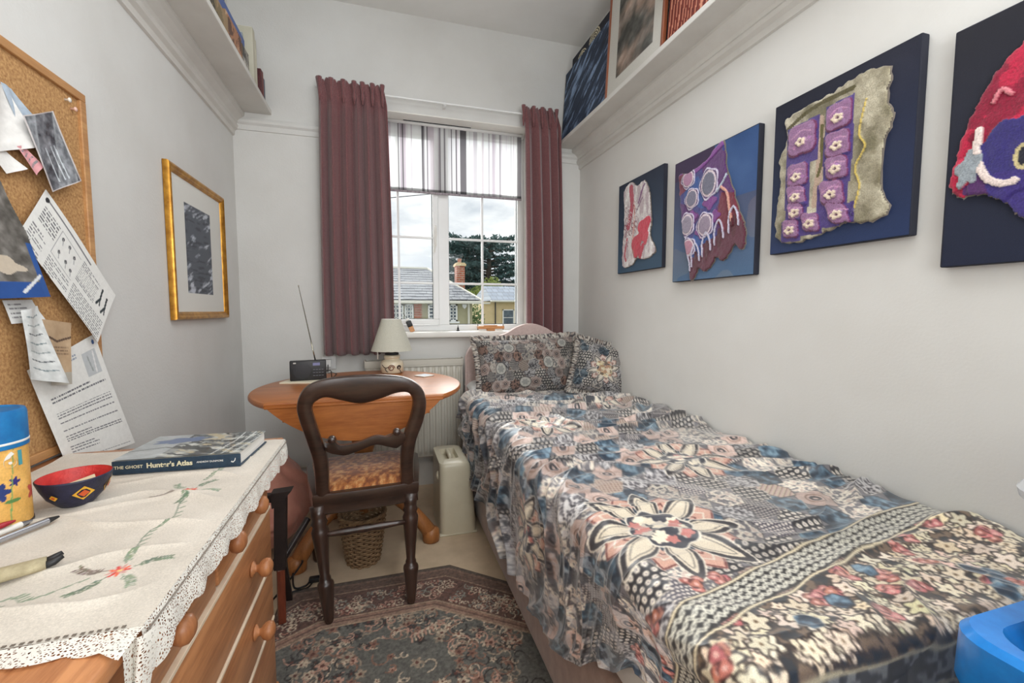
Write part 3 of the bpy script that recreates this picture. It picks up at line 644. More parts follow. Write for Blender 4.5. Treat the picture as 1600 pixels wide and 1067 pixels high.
for k, u in enumerate(np.arange(0, US, .0115)):
    cb = float(np.interp(u, uu, c_))
    for j, off in enumerate((-.019, -.006, .008, .021)):
        a = .7 if (k + j) % 2 else -.7
        R.ell(u + .004 * (j % 2), cb + off, .0075, .0045, (206, 202, 186), a); R.ell(u + .004 * (j % 2), cb + off, .0035, .0015, (120, 118, 112), a)
for off in (-.033, .033):
    pts = [(u, float(np.interp(u, uu, c_)) + off + (.004 * math.sin(u * 40) if off < 0 else 0)) for u in np.linspace(0, US, 90)]
    R.line(pts, .0075, (70, 62, 56)); R.line(pts, .0048, (214, 200, 168))
# dark scaled border and rope at the foot
w = R.Y < -.045; n_ = vnoise(R.X, R.Y, 95, 3); R.C[w] = (52, 54, 62); R.C[w & (n_ > .56)] = (120, 122, 124); R.C[w & (n_ < .2)] = (30, 30, 36)
for yy in (-.050, -.115): R.line([(0, yy), (US, yy + .01)], .007, (176, 164, 136))
hd = np.clip((R.Y - .5) / 1.2, 0, 1)[..., None]; lum = R.C.mean(-1, keepdims=True); R.C = R.C * (1 - .30 * hd) + (lum * .9 + 26) * .30 * hd + 8 * hd  # window sheen put into the colour: print paler and greyer toward the head
R.C = (R.C - 118) * 1.18 + 112; lum = R.C.mean(-1, keepdims=True); R.C = R.C * .84 + lum * .16; R.C *= np.where(R.Y < .20, 1.06, 1.0)[..., None]
R.C = soften(R.C)
# positions
rngw = np.random.default_rng(2)
Uq, Tq = R.X, R.Y
yw = FOOT + np.maximum(Tq, 0)
warp = fbm(Uq, Tq, 3.0, 21, 2) - .5
def ridge(x): return (1 - np.abs(np.sin(x))) ** 1.6
head = np.clip((Tq - .35) / 1.2, 0, 1)
fold = ridge((Tq * 20 + warp * 11 + Uq * 2.6)) * (.009 + .017 * head) + ridge(Tq * 37 - Uq * 5 + warp * 14) * (.004 + .008 * head)
fold += (fbm(Uq, Tq, 9, 8, 3) - .5) * .012
edge = np.exp(-((Uq - U1) / .16) ** 2) * (.4 + .6 * head); fold += edge * ridge(Tq * 60 + warp * 16) * .010
wallr = np.exp(-((Uq - .04) / .07) ** 2); fold += wallr * (ridge(Tq * 17 + warp * 12) * .028 + .004)
fold = fold * np.clip((Tq + .25) * 8, .4, 1)
# hem height of the side drop by y
hy = np.array([.30, .46, .63, .81, .94, 1.04, 1.2, 1.32, 1.45, 1.58, 1.71, 1.97, 2.21, 2.5]); hz = np.array([.46, .455, .434, .300, .206, .188, .178, .191, .196, .220, .205, .243, .350, .40])
hem = np.interp(yw, hy, hz) + .006 * np.sin(Tq * 42) + .006 * np.abs(np.sin(Tq * 24))
a_ = np.clip((Uq - U1) / ARC, 0, 1); sd = np.clip((Uq - U1 - ARC) / DROP, 0, 1)
X0 = 1.245 - np.minimum(Uq, U1); ztop = .592 + .010 * np.clip(Tq - .3, 0, 1)
px = X0 - RAD_ * np.sin(a_ * PI / 2); pz = ztop - RAD_ * (1 - np.cos(a_ * PI / 2)) - sd * np.maximum(ztop - RAD_ - hem, .02)
nx = -np.sin(a_ * PI / 2); nz_ = np.cos(a_ * PI / 2)
sidefold = ridge(Tq * 22 + warp * 12 + 1.0) * .030 * sd * (.35 + .65 * head) + .012 * sd
px = px + nx * fold - sidefold; pz = pz + nz_ * fold
f_ = np.clip(-Tq / .05, 0, 1); fd = np.clip((-Tq - .05) / .25, 0, 1)
py = FOOT + np.maximum(Tq, 0) - .03 * np.sin(f_ * PI / 2); pz = pz - (.03 * (1 - np.cos(f_ * PI / 2)) + .25 * fd) * (1 - sd * .6); py = py - .012 * fd * ridge(Uq * 24)
px = np.minimum(px, 1.250)
BEDM = paintmat('patterned_satin', rough=.36, sheen=.35, grain=.25, gscale=520, bump=.15, bscale=700, spec=.7)
bs = gridmesh('bedspread', np.stack([px, py, pz], -1), R.C, BEDM)
tag(bs, 'patchwork patterned satin bedspread with star motifs draped over the bed', 'bedspread')

# --- pillows
def pillow(name, label, cx, by, bz, w, h, thick, lean, roll, yaw, Rp, frill, white=False, bulge=1.0, parent_only=None):
    """stands on its bottom edge at (cx,by,bz); lean back about x, roll about its own normal"""
    n = Rp.X.shape if Rp is not None else (60, 80)
    uu = np.linspace(-1, 1, n[1]); vv = np.linspace(-1, 1, n[0]); U, V = np.meshgrid(uu, vv)
    su = np.sign(U) * np.abs(U) ** .9; sv = np.sign(V) * np.abs(V) ** .9
    pin = 1 - .07 * (1 - np.abs(sv)) * 0 - .0
    x = su * w / 2 * (1 - .045 * (1 - sv ** 2) ** 1 * (np.abs(su) > 0)); z = sv * h / 2 * (1 - .05 * (1 - su ** 2))
    T = thick / 2 * np.clip((1 - U ** 4), 0, 1) ** .5 * np.clip((1 - V ** 4), 0, 1) ** .5 * bulge
    wr = (fbm(U + 3, V + 3, 3.2, 5, 3) - .5) * .016 * np.clip(1 - np.maximum(np.abs(U), np.abs(V)) ** 6, 0, 1); T = T + wr
    M = Matrix.Translation((cx, by, bz)) @ Matrix.Rotation(yaw, 4, 'Z') @ Matrix.Rotation(-lean, 4, 'X') @ Matrix.Translation((0, 0, h / 2 * .96)) @ Matrix.Rotation(roll, 4, 'Y')
    Ma = np.array(M)
    def xf(x, y, z): P = np.stack([x, y, z, np.ones_like(x)], -1) @ Ma.T; return P[..., :3]
    t = thing(name, label, 'pillow' if 'cushion' not in name else 'cushion', (cx, by, bz))
    m = SHEET if white else PILM
    gridmesh('pillow_front', xf(x, -T, z), None if white else Rp.C, m, t); gridmesh('pillow_back', xf(x, T, z)[::3, ::3] if (x.shape[0] % 3 == 1 and x.shape[1] % 3 == 1) else xf(x, T, z), None if white else (Rp.C[:, ::-1] * .8)[::3, ::3] if (x.shape[0] % 3 == 1 and x.shape[1] % 3 == 1) else Rp.C[:, ::-1] * .8, m, t)
    if frill > 0:
        k = 520; per = []; 
        for q in np.linspace(0, 4, k, endpoint=False):
            s, f = int(q), q - int(q); c = {0: (-1 + 2 * f, -1), 1: (1, -1 + 2 * f), 2: (1 - 2 * f, 1), 3: (-1, 1 - 2 * f)}[s]; per.append(c)
        per.append(per[0]); per = np.array(per); pu, pv = per[:, 0], per[:, 1]
        bxp = pu * w / 2 * (1 - .045 * (1 - pv ** 2)); bzp = pv * h / 2 * (1 - .05 * (1 - pu ** 2)); L = np.maximum(np.hypot(pu, pv), 1e-6)
        rows = []; q = np.arange(k + 1) / k * 2 * PI
        for j, e in enumerate((0, .33, .66, 1.0)):
            ruff = np.sin(q * 64 + np.sin(q * 9) * 2) * .009 * e; sc_ = 1 + .0 * e
            ox = np.where(np.abs(pu) >= .999, np.sign(pu), pu ** 7) * frill * e; oz = np.where(np.abs(pv) >= .999, np.sign(pv), pv ** 7) * frill * e
            rows.append(xf(bxp * .985 + ox, ruff, bzp * .985 + oz))
        P = np.stack(rows, 0); nn = vnoise(np.broadcast_to(q[None] * 60, (4, k + 1)), np.arange(4)[:, None] * 1.7 + 0 * q[None], 1.0, 7)
        C = np.zeros(P.shape); C[:] = (70, 64, 66); C[nn > .45] = (200, 194, 184); C[nn > .72] = (150, 132, 120)
        o = gridmesh('frill', P, C, PILM, t); solidify(o, .002, 0)
    return t
PILM = paintmat('patterned_cotton', rough=.7, sheen=.2, grain=.25, gscale=500, bump=.2, bscale=600)
pillow('pillow', 'plain white pillow peeping out beneath the patterned pillow', .62, 2.33, .606, .32, .24, .085, math.radians(84), 0, 0, None, 0, white=True)
Rp = Ras(np.linspace(-.33, .33, 301), np.linspace(-.17, .17, 169), (120, 100, 90))
patchwork(Rp, .062, 33, dict(brown=2.2, floral=1.6, peach=2.0, dots=1.2, scale=2.2, dotsb=1.4, stripe=.4), .80)
for x, y in ((-.13, .10), (.10, .0), (-.05, -.11), (-.20, -.02), (.22, .12)):
    Rp.ell(x, y, .036, .034, (80, 78, 78)); Rp.ell(x, y, .032, .030, (182, 178, 166)); Rp.ell(x, y, .02, .018, (146, 146, 140), lobes=6)
lum = Rp.C.mean(-1, keepdims=True); Rp.C = (Rp.C * .72 + lum * .28) * .94
pillow('pillow', 'wide patchwork-print pillow with frilled edge leaning on the headboard', .80, 2.300, .612, .60, .32, .12, math.radians(21), math.radians(-1.5), 0, Rp, .034)
Rc = Ras(np.linspace(-.16, .16, 199), np.linspace(-.16, .16, 199), (112, 112, 118))
patchwork(Rc, .06, 71, dict(teal=1.6, scale=2.4, dotsb=1.6, floral=2.0, dots=1.0), .85)
star(Rc, .01, -.01, .105, .3, 6); lum = Rc.C.mean(-1, keepdims=True); Rc.C = Rc.C * .6 + lum * .4
for _ in range(60):
    a = rng.random() * 6.28; q = .045 * math.sqrt(rng.random()); Rc.ell(.01 + q * math.cos(a), -.01 + q * math.sin(a), .010, .008, jit([(206, 190, 158), (222, 210, 184), (176, 140, 112), (120, 104, 92)][rng.integers(4)], 10), lobes=5)
pillow('cushion', 'square frilled cushion with a star medallion leaning in the bed corner', 1.165, 2.165, .606, .29, .29, .12, math.radians(18), math.radians(14), math.radians(-16), Rc, .032, bulge=1.1)

# ------------------------------------------------------------------ storage box and tub at the foot of the bed
BLUE = mat('blue_plastic', (30, 138, 224), 0.28, nscale=60, c2=(22, 124, 210), coat=.3); 
t = thing('storage_box', 'bright blue plastic storage box at the foot of the bed', 'storage box', (.92, .15, 0))
def rrect(x0, x1, y0, y1, r, z, k=6):
    out = []
    for cx, cy, a0 in ((x1 - r, y1 - r, 0), (x0 + r, y1 - r, PI / 2), (x0 + r, y0 + r, PI), (x1 - r, y0 + r, 1.5 * PI)):
        for j in range(k + 1): a = a0 + j / k * PI / 2; out.append((cx + r * math.cos(a), cy + r * math.sin(a), z))
    return out
def loft(bm, rings, cap0=True, cap1=True):
    V = [[bm.verts.new(p) for p in r] for r in rings]
    for a, b in zip(V, V[1:]):
        n = len(a)
        for k in range(n): bm.faces.new((a[k], a[(k + 1) % n], b[(k + 1) % n], b[k]))
    if cap0: bm.faces.new(V[0][::-1])
    if cap1: bm.faces.new(V[-1])
    return bm
x0, x1, y0, y1 = .648, 1.20, -.20, .339; BZ = .026
b = B(); loft(b, [rrect(x0 + .05, x1 - .05, y0 + .05, y1 - .05, .04, .0), rrect(x0 + .03, x1 - .03, y0 + .03, y1 - .03, .04, 0.626), rrect(x0 + .034, x1 - .034, y0 + .034, y1 - .034, .036, 0.626), rrect(x0 + .055, x1 - .055, y0 + .055, y1 - .055, .036, .02)]); obj('box_body', b, BLUE, t, 'auto')
b = B(); loft(b, [rrect(x0 + .032, x1 - .032, y0 + .032, y1 - .032, .04, 0.611), rrect(x0 + .004, x1 - .004, y0 + .004, y1 - .004, .045, 0.614), rrect(x0, x1, y0, y1, .045, 0.626), rrect(x0 + .001, x1 - .001, y0 + .001, y1 - .001, .045, 0.684), rrect(x0 + .008, x1 - .008, y0 + .008, y1 - .008, .042, 0.692), rrect(x0 + .030, x1 - .030, y0 + .030, y1 - .030, .036, 0.690), rrect(x0 + .044, x1 - .044, y0 + .044, y1 - .044, .03, 0.666), rrect(x0 + .048, x1 - .048, y0 + .048, y1 - .048, .03, 0.638)], False, True); obj('box_lid', b, BLUE, t, 'auto', )
TUB = bpy.data.materials.new('frosted_clear_plastic'); TUB.use_nodes = True; tt = TUB.node_tree; tt.nodes.clear()
oo = N(tt, 'ShaderNodeOutputMaterial'); tp = N(tt, 'ShaderNodeBsdfTransparent'); tp.inputs[0].default_value = (.93, .94, .95, 1); pr = N(tt, 'ShaderNodeBsdfPrincipled'); pr.inputs['Base Color'].default_value = rgb((218, 220, 222)); pr.inputs['Roughness'].default_value = .18
mx = N(tt, 'ShaderNodeMixShader'); mx.inputs[0].default_value = .72; tt.links.new(tp.outputs[0], mx.inputs[1]); tt.links.new(pr.outputs[0], mx.inputs[2]); tt.links.new(mx.outputs[0], oo.inputs[0])
t = thing('plastic_tub', 'tall frosted clear plastic tub standing in the blue storage box', 'tub', (.90, .08, .641))
tx0, tx1, ty0, ty1 = .714, 1.12, -.15, .297
b = B(); loft(b, [rrect(tx0 + .006, tx1 - .01, ty0 + .01, ty1 - .006, .035, .641), rrect(tx0, tx1, ty0, ty1, .04, .650), rrect(tx0, tx1, ty0, ty1, .04, .852), rrect(tx0 + .004, tx1 - .004, ty0 + .004, ty1 - .004, .036, .852), rrect(tx0 + .004, tx1 - .004, ty0 + .004, ty1 - .004, .036, .652)], True, True); obj('tub_wall', b, TUB, t, 'auto')
b = B(); loft(b, [rrect(tx0 + .002, tx1 - .002, ty0 + .002, ty1 - .002, .04, .850), rrect(tx0 - .020, tx1 + .02, ty0 - .02, ty1 + .020, .05, .852), rrect(tx0 - .022, tx1 + .022, ty0 - .022, ty1 + .022, .05, .862), rrect(tx0 - .018, tx1 + .018, ty0 - .018, ty1 + .018, .05, .870), rrect(tx0 + .004, tx1 - .004, ty0 + .004, ty1 - .004, .04, .872)], False, True); obj('tub_lid', b, TUB, t, 'auto')

# ================================================================== drop-leaf table
PINE = wood('pine_honey', (182, 110, 50), (148, 80, 30), 'x', .42, 9, .2); PINEY = wood('pine_honey_lengthwise', (192, 130, 76), (156, 96, 50), 'y', .42, 9, .25); PINEZ = wood('pine_upright', (178, 116, 64), (140, 86, 44), 'z', .45, 9, .2)
DARK = wood('dark_mahogany', (66, 45, 36), (34, 23, 19), 'z', .32, 9, .5); DARKX = wood('dark_mahogany_rail', (68, 47, 37), (36, 24, 20), 'x', .30, 9, .5)
TC_, TA, TB_ = (-.095, 2.035), .435, .47
t = thing('drop_leaf_table', 'round honey-coloured wooden pedestal table with its front leaf hanging down', 'table', (-.095, 2.035, 0))
YCUT = -.318; ang0 = math.asin(YCUT / TB_)
def arc(n, a0, a1, s=1.0): return [(TC_[0] + s * TA * math.cos(a), TC_[1] + s * TB_ * math.sin(a)) for a in np.linspace(a0, a1, n)]
rings = []
for s, z in ((.972, .716), (.99, .718), (1.0, .724), (1.0, .732), (.992, .738), (.98, .740)):
    rings.append([(x, y if y > TC_[1] + YCUT else TC_[1] + YCUT, z) for x, y in arc(72, ang0, PI - ang0, s)])
b = B(); loft(b, rings); obj('table_top', b, PINE, t, 'auto')
# hanging leaf: circular segment turned down on its hinge
seg = arc(40, PI - ang0, 2 * PI + ang0); yc = TC_[1] + YCUT
pts = [(x, yc - .004, .732 + (y - yc)) for x, y in seg]
b = B(); prism(b, pts, (0, .017, 0)); bmesh.ops.bevel(b, geom=[e for e in b.edges if e.calc_length() > 0 and abs(e.verts[0].co.y - e.verts[1].co.y) < 1e-5], offset=.003, segments=2, affect='EDGES'); obj('drop_leaf', b, PINE, t, 'auto')
obj('hinge_moulding', bx(B(), (TC_[0] - .318, yc - .006, .717), (TC_[0] + .318, yc + .004, .7255), .003), PINE, t, 'auto')
b = B(); bx(b, (TC_[0] - .27, yc + .045, .655), (TC_[0] + .27, yc + .062, .716), .002); bx(b, (TC_[0] - .27, 2.30, .655), (TC_[0] + .27, 2.317, .716), .002); bx(b, (TC_[0] - .27, yc + .062, .655), (TC_[0] - .253, 2.30, .716), .002); bx(b, (TC_[0] + .253, yc + .062, .655), (TC_[0] + .27, 2.30, .716), .002); obj('apron', b, PINE, t)
obj('pedestal', lathe(B(), [(.045, .16), (.055, .20), (.062, .26), (.05, .33), (.032, .38), (.036, .42), (.048, .46), (.052, .52), (.040, .58), (.034, .62), (.060, .66), (.062, .716)], (TC_[0], TC_[1], 0), 28), PINEZ, t, True)
for ex, ey in ((.195, 1.985), (-.360, 1.900), (-.27, 2.36), (.11, 2.38)):
    b = B(); p0 = Vector((TC_[0], TC_[1], .24)); e = Vector((ex, ey, .035)); d = e - p0
    pts = [p0 + Vector((d.x * u, d.y * u, -.205 * u ** 1.0 + .07 * math.sin(PI * u))) for u in np.linspace(0, 1, 9)]
    tube(b, pts, [.034, .034, .033, .031, .029, .028, .029, .032, .034], 12); lathe(b, [(.030, 0), (.038, .004), (.040, .030), (.036, .055), (.020, .066)], (ex, ey, 0), 16); obj('foot', b, PINEZ, t, True)

# ------------------------------------------------------------------ balloon-back chair
CX, CY = -.065, 1.600
t = thing('balloon_back_chair', 'dark mahogany balloon-back chair with turned legs pushed up to the round table', 'chair', (CX, CY, 0))
Rz = Matrix.Rotation(math.radians(4), 4, 'Z'); MC = Matrix.Translation((CX, CY, 0)) @ Rz
outer = [(-.234, .430), (-.236, .548), (-.252, .631), (-.272, .712), (-.277, .764), (-.257, .815), (-.211, .843), (-.142, .853), (-.076, .855), (-.0, .851), (.074, .836), (.121, .799), (.139, .746), (.13, .675), (.105, .599), (.096, .512), (.100, .430)]
inner = [(-.190, .430), (-.190, .555), (-.203, .622), (-.224, .709), (-.231, .754), (-.218, .775), (-.189, .785), (-.142, .771), (-.079, .755), (-.012, .770), (.037, .785), (.075, .783), (.091, .754), (.084, .698), (.061, .627), (.049, .542), (.052, .430)]
so, si = smoothline(outer, 97), smoothline(inner, 97)
def lean(z): return -(z - .44) * .17
def backpt(x, z, y): return MC @ Vector((x - CX, lean(z) + y, z))
b = B(); ring = []
for o, i in zip(so, si):
    o = np.array(o); i = np.array(i); c = (o + i) / 2; prof = []
    for q, y in ((0, -.003), (.06, -.011), (.22, -.015), (.5, -.017), (.78, -.015), (.94, -.011), (1, -.003), (1, .008), (.9, .014), (.1, .014), (0, .008)):
        p = o + (i - o) * q; prof.append(b.verts.new(backpt(p[0], p[1], y)))
    ring.append(prof)
for a, c in zip(ring, ring[1:]):
    n = len(a)
    for k in range(n): b.faces.new((a[k], a[(k + 1) % n], c[(k + 1) % n], c[k]))
b.faces.new(ring[0]); b.faces.new(ring[-1]); obj('back_frame', b, DARKX, t, 'auto')
up = smoothline([(-.198, .628), (-.186, .626), (-.170, .636), (-.150, .612), (-.09, .617), (-.037, .634), (.006, .627), (.030, .640), (.048, .640), (.066, .628)], 40)
dn = smoothline([(-.198, .600), (-.186, .590), (-.164, .581), (-.133, .575), (-.091, .586), (-.037, .602), (.005, .590), (.034, .581), (.050, .590), (.066, .602)], 40)
b = B(); ring = []
for u, d in zip(up, dn): ring.append([b.verts.new(backpt(u[0], u[1], -.010)), b.verts.new(backpt((u[0] + d[0]) / 2, (u[1] + d[1]) / 2, -.015)), b.verts.new(backpt(d[0], d[1], -.010)), b.verts.new(backpt(d[0], d[1], .009)), b.verts.new(backpt(u[0], u[1], .009))])
for a, c in zip(ring, ring[1:]):
    for k in range(5): b.faces.new((a[k], a[(k + 1) % 5], c[(k + 1) % 5], c[k]))
b.faces.new(ring[0]); b.faces.new(ring[-1])
for x, z in ((-.176, .634), (.037, .640)): lathe(b, [(.001, -.018), (.010, -.015), (.014, -.006), (.014, .004), (.008, .012), (.001, .013)], (0, 0, 0), 14, Matrix.Translation(backpt(x, z, 0)) @ Matrix.Rotation(-PI / 2, 4, 'X'))
obj('carved_back_rail', b, DARKX, t, 'auto')
# seat frame: trapezoid with rounded front
def seatring(s, z, oy=0): return [MC @ Vector((x * s, .18 + (y - .18) * s + oy, z)) for x, y in ((-.178, -.012), (-.06, -.020), (.06, -.020), (.178, -.012), (.205, .15), (.222, .31), (.20, .352), (.10, .372), (0, .377), (-.10, .372), (-.20, .352), (-.222, .31), (-.205, .15))]
b = B(); loft(b, [seatring(.965, .365), seatring(.99, .37), seatring(.98, .395), seatring(1.0, .405), seatring(1.01, .432), seatring(1.0, .440), seatring(.94, .441)]); obj('seat_rail', b, DARKX, t, 'auto')
xs = np.linspace(-1, 1, 70); ys = np.linspace(0, 1, 70); R = Ras(xs, ys, (160, 96, 48)); n_ = fbm(R.X + 3, R.Y * 2, 14, 3, 5); R.C[n_ > .55] = (182, 118, 64); R.C[n_ < .43] = (126, 70, 38); R.C[(n_ > .66)] = (200, 148, 94)
hw = .165 + .040 * R.Y; X = R.X * hw; Y = .004 + R.Y * .350 - .03 * (R.X ** 2) * (R.Y > .5) * (R.Y - .5); Z = .440 + .034 * (1 - R.X ** 4) ** .6 * (1 - (2 * R.Y - 1) ** 4) ** .6 + .002 * fbm(X, Y, 60, 2)
Pm = np.stack([X, Y, Z, np.ones_like(X)], -1) @ np.array(MC).T; gridmesh('seat_cushion', Pm[..., :3], R.C, paintmat('brown_brocade', rough=.8, sheen=.4, grain=.4, gscale=260, bump=.4, bscale=300), t)
def legprof(h): return [(.012, 0), (.017, .012), (.021, .05), (.026, .10), (.030, .125), (.028, .135), (.020, .143), (.021, .150), (.017, .160), (.022, .22), (.029, .29), (.031, .31), (.024, .325), (.030, .337), (.024, .349), (.026, .36), (.030, h)]
MRot = lambda a, bb: (bb - a)
def leg(top, foot, turned=True):
    top = MC @ Vector(top); foot = MC @ Vector(foot) if False else Vector(foot); d = top - foot; q = d.normalized().to_track_quat('Z', 'Y').to_matrix().to_4x4(); h = d.length
    s = h / .395; pr = [(r * .92, z * s) for r, z in legprof(.395)]
    b = B(); lathe(b, pr, (0, 0, 0), 20, Matrix.Translation(foot) @ q)
    obj('leg', b, DARK, t, True)
leg((-.165, .005, .395), (-.195, 1.528, .0105)); leg((.150, .005, .395), (.078, 1.552, .0105))
leg((-.185, .325, .395), (-.292, 1.955, .002)); leg((.185, .325, .395), (.112, 1.972, .002))
b = B(); lo, hi = Vector((-.217, 1.570, .300)), Vector((.062, 1.586, .300)); tube(b, [lo.lerp(hi, u) for u in np.linspace(0, 1, 11)], [.008, .009, .011, .013, .011, .014, .011, .013, .011, .009, .008], 12); obj('stretcher', b, DARK, t, True)
for (p, q) in (((-.212, 1.59, .21), (-.285, 1.93, .21)), ((.075, 1.60, .21), (.112, 1.94, .21))): obj('stretcher', tube(B(), [p, q], .009, 10), DARK, t, True)

# ------------------------------------------------------------------ things on the table
t = thing('table_lamp', 'cream painted pottery table lamp with pale green-grey conical shade', 'lamp', (.042, 2.385, .741))
LC = (.042, 2.385, .741)
prof_ = [(.001, 0), (.052, 0), (.058, .004), (.060, .045), (.056, .062), (.042, .070), (.038, .074), (.042, .078), (.042, .092), (.038, .094), (.001, .096)]
m_cream = mat('cream_glaze', (232, 222, 196), .25, nscale=6, c2=(222, 210, 182), coat=.5)
base = obj('lamp_base', lathe(B(), prof_, LC, 40), m_cream, t, True)
mo = mat('brown_brush_glaze', (124, 66, 34), .3, nscale=20, c2=(96, 46, 26)); mk = mat('dark_brush_glaze', (62, 48, 44), .3)
def ontub(a, z, r=.0606): return (LC[0] + r * math.cos(a), LC[1] + r * math.sin(a), LC[2] + z)
A0 = math.radians(268)
for cxa, cz, rr, mm_ in ((A0 - .05, .031, .017, mo), (A0 + .62, .032, .012, mk)):
    tube_pts = [ontub(cxa + rr * (1 - .65 * u) / .06 * math.cos(u * 10), cz + rr * (1 - .65 * u) * math.sin(u * 10)) for u in np.linspace(0, 1, 26)]; obj('painted_scroll', tube(B(), tube_pts, .0024, 6), mm_, base, True)
for pts in ([(A0 - .95, .046), (A0 - .7, .034), (A0 - .5, .030), (A0 - .3, .036)], [(A0 - .6, .028), (A0 - .5, .015), (A0 - .35, .010)], [(A0 + .7, .020), (A0 + .8, .010), (A0 + .85, .004)]):
    obj('painted_stroke', tube(B(), [ontub(a, z) for a, z in pts], .0020, 6), mk, base, True)
b = B(); lathe(b, [(.010, .094), (.012, .10), (.012, .125), (.016, .128), (.016, .15), (.001, .152)], LC, 16); obj('lamp_holder', b, mat('lamp_holder', (226, 220, 206), .4), t, True)
obj('holder_ring', lathe(B(), [(.034, .0955), (.036, .100), (.034, .106), (.020, .108)], LC, 24), GASK, t, True)
b = B(); lathe(b, [(.106, .118), (.105, .120), (.050, .283), (.047, .283), (.102, .119)], LC, 56, close=False); obj('lamp_shade', b, mat('lampshade_fabric', (200, 199, 185), .85, nscale=180, c2=(188, 187, 173), bump=.2, bscale=300), t, 'auto')
b = B(); tube(b, [(LC[0] + .0485 * math.cos(a), LC[1] + .0485 * math.sin(a), LC[2] + .283) for a in np.linspace(0, 2 * PI, 40)], .002, 6, False); obj('shade_trim', b, WHITE, t, True)
b = B(); tube(b, [(LC[0] - .072, LC[1] - .02, LC[2] + .115), (LC[0] - .072, LC[1] - .02, LC[2] + .075)], .0035, 8); obj('pull_switch', b, WHITE, t, True)
# radio
BLK = mat('black_plastic', (38, 38, 40), .45, nscale=40, c2=(28, 28, 30)); GREY = mat('grey_print', (120, 122, 130), .4)
t = thing('radio', 'small black portable radio with raised aerial', 'radio', (-.338, 2.20, .747))
MR = Matrix.Translation((-.338, 2.20, .747)) @ Matrix.Rotation(math.radians(8), 4, 'Z')
rb = obj('radio_body', bx(B(), (-.077, -.018, 0), (.077, .018, .092), .005, 3, MR), BLK, t, 'auto')
b = B(); lathe(b, [(.037, 0), (.037, .002), (.034, .003), (.001, .003)], (0, 0, 0), 36, MR @ Matrix.Translation((-.026, -.018, .044)) @ Matrix.Rotation(PI / 2, 4, 'X')); obj('speaker_grille', b, mat('speaker_mesh', (30, 30, 33), .6, nscale=900, c2=(60, 60, 64)), t, 'auto')
obj('display', bx(B(), (.020, -.0195, .068), (.050, -.017, .081), 0, M=MR), mat('radio_display', (128, 130, 168), .2), t)
for r_ in range(3):
    for c_i in range(4): obj('button', bx(B(), (.020 + c_i * .012, -.0200, .048 - r_ * .014), (.029 + c_i * .012, -.0175, .0505 - r_ * .014), .0004, 1, MR), GREY, t)
obj('button_strip', bx(B(), (-.062, -.0195, .079), (-.050, -.017, .085), .001, 1, MR), mat('silver_badge', (200, 196, 190), .3, .5), t)
MET = mat('chrome', (190, 186, 170), .25, 1.0)
b = B(); p0, p1 = Vector((-.308, 2.208, .838)), Vector((-.366, 2.19, 1.182)); tube(b, [p0.lerp(p1, u) for u in (0, .25, .2501, .5, .5001, .75, .7501, 1)], [.0030, .0030, .0025, .0025, .0020, .0020, .0015, .0015], 8); bmesh.ops.create_uvsphere(b, u_segments=10, v_segments=8, radius=.0032, matrix=Matrix.Translation(p1)); obj('aerial', b, MET, t, True)
obj('power_cable', tube(B(), [(-.262, 2.213, .785), (-.245, 2.216, .786), (-.241, 2.22, .780), (-.240, 2.222, .7445), (-.235, 2.40, .7435), (-.27, 2.50, .738), (-.30, 2.60, .72), (-.302, 2.63, .765)], .0022, 8), BLK, t, True)
t = tag(obj('booklet', loft(B(), [[(-.452, 2.155, .7405), (-.30, 2.125, .7405), (-.285, 2.215, .7405), (-.425, 2.262, .7405)], [(-.452, 2.155, .7465), (-.30, 2.125, .7465), (-.285, 2.215, .7465), (-.425, 2.262, .7465)]]), mat('cream_paper', (232, 224, 200), .8)), 'thin cream booklet lying under the black radio', 'booklet')
t = thing('coaster', 'small white square coaster with blue print on the right of the round table', 'coaster', (.195, 2.21, .741))
MK_ = Matrix.Translation((.195, 2.215, .741)) @ Matrix.Rotation(math.radians(38), 4, 'Z')
obj('tile', bx(B(), (-.036, -.036, 0), (.036, .036, .004), .001, 1, MK_), WHITE, t); obj('print', bx(B(), (-.022, -.022, .0038), (.022, .022, .0044), 0, M=MK_), mat('pale_blue_print', (188, 204, 222), .5, nscale=80, c2=(226, 230, 234)), t)
# window sill objects
t = thing('wooden_stand', 'small wooden tray on a foot standing on the window sill', 'ornament', (.66, 2.71, .941))
WM = wood('warm_wood', (214, 152, 92), (180, 118, 64), 'x', .4); obj('foot', bx(B(), (.635, 2.690, .941), (.685, 2.73, .953), .002), WM, t); obj('tray', bx(B(), (.575, 2.685, .953), (.745, 2.735, .972), .003), WM, t)
obj('tray_rim', bx(B(), (.61, 2.688, .972), (.70, 2.694, .977), .002), WM, t)
for x in (.577, .743): obj('end_post', tube(B(), [(x, 2.71, .948), (x, 2.71, .985)], [.004, .003], 8), DARK, t, True)
t = thing('handheld_gadget', 'tiny black and tan gadget leaning on the window sill beside the lampshade', 'gadget', (.165, 2.70, .941))
MG = Matrix.Translation((.172, 2.70, .941)) @ Matrix.Rotation(math.radians(-22), 4, 'Y')
obj('tan_base', bx(B(), (-.014, -.012, 0), (.014, .012, .034), .002, 1, MG), WM, t); obj('black_head', bx(B(), (-.016, -.014, .034), (.016, .014, .072), .004, 2, MG), BLK, t, 'auto'); obj('white_cap', bx(B(), (-.010, -.01, .072), (.010, .01, .086), .004, 2, MG), WHITE, t, 'auto'); obj('wire', tube(B(), [MG @ Vector((0, 0, .085)), MG @ Vector((-.008, 0, .125))], .0015, 6), BLK, t)
t = thing('ornament', 'tiny black pointed ornament on the window sill beyond the bed head', 'ornament', (.455, 2.74, .941))
obj('figure', lathe(B(), [(.011, 0), (.010, .004), (.005, .009), (.007, .016), (.003, .024), (.001, .038)], (.455, 2.74, .9785 - .0375), 12), BLK, t, True)

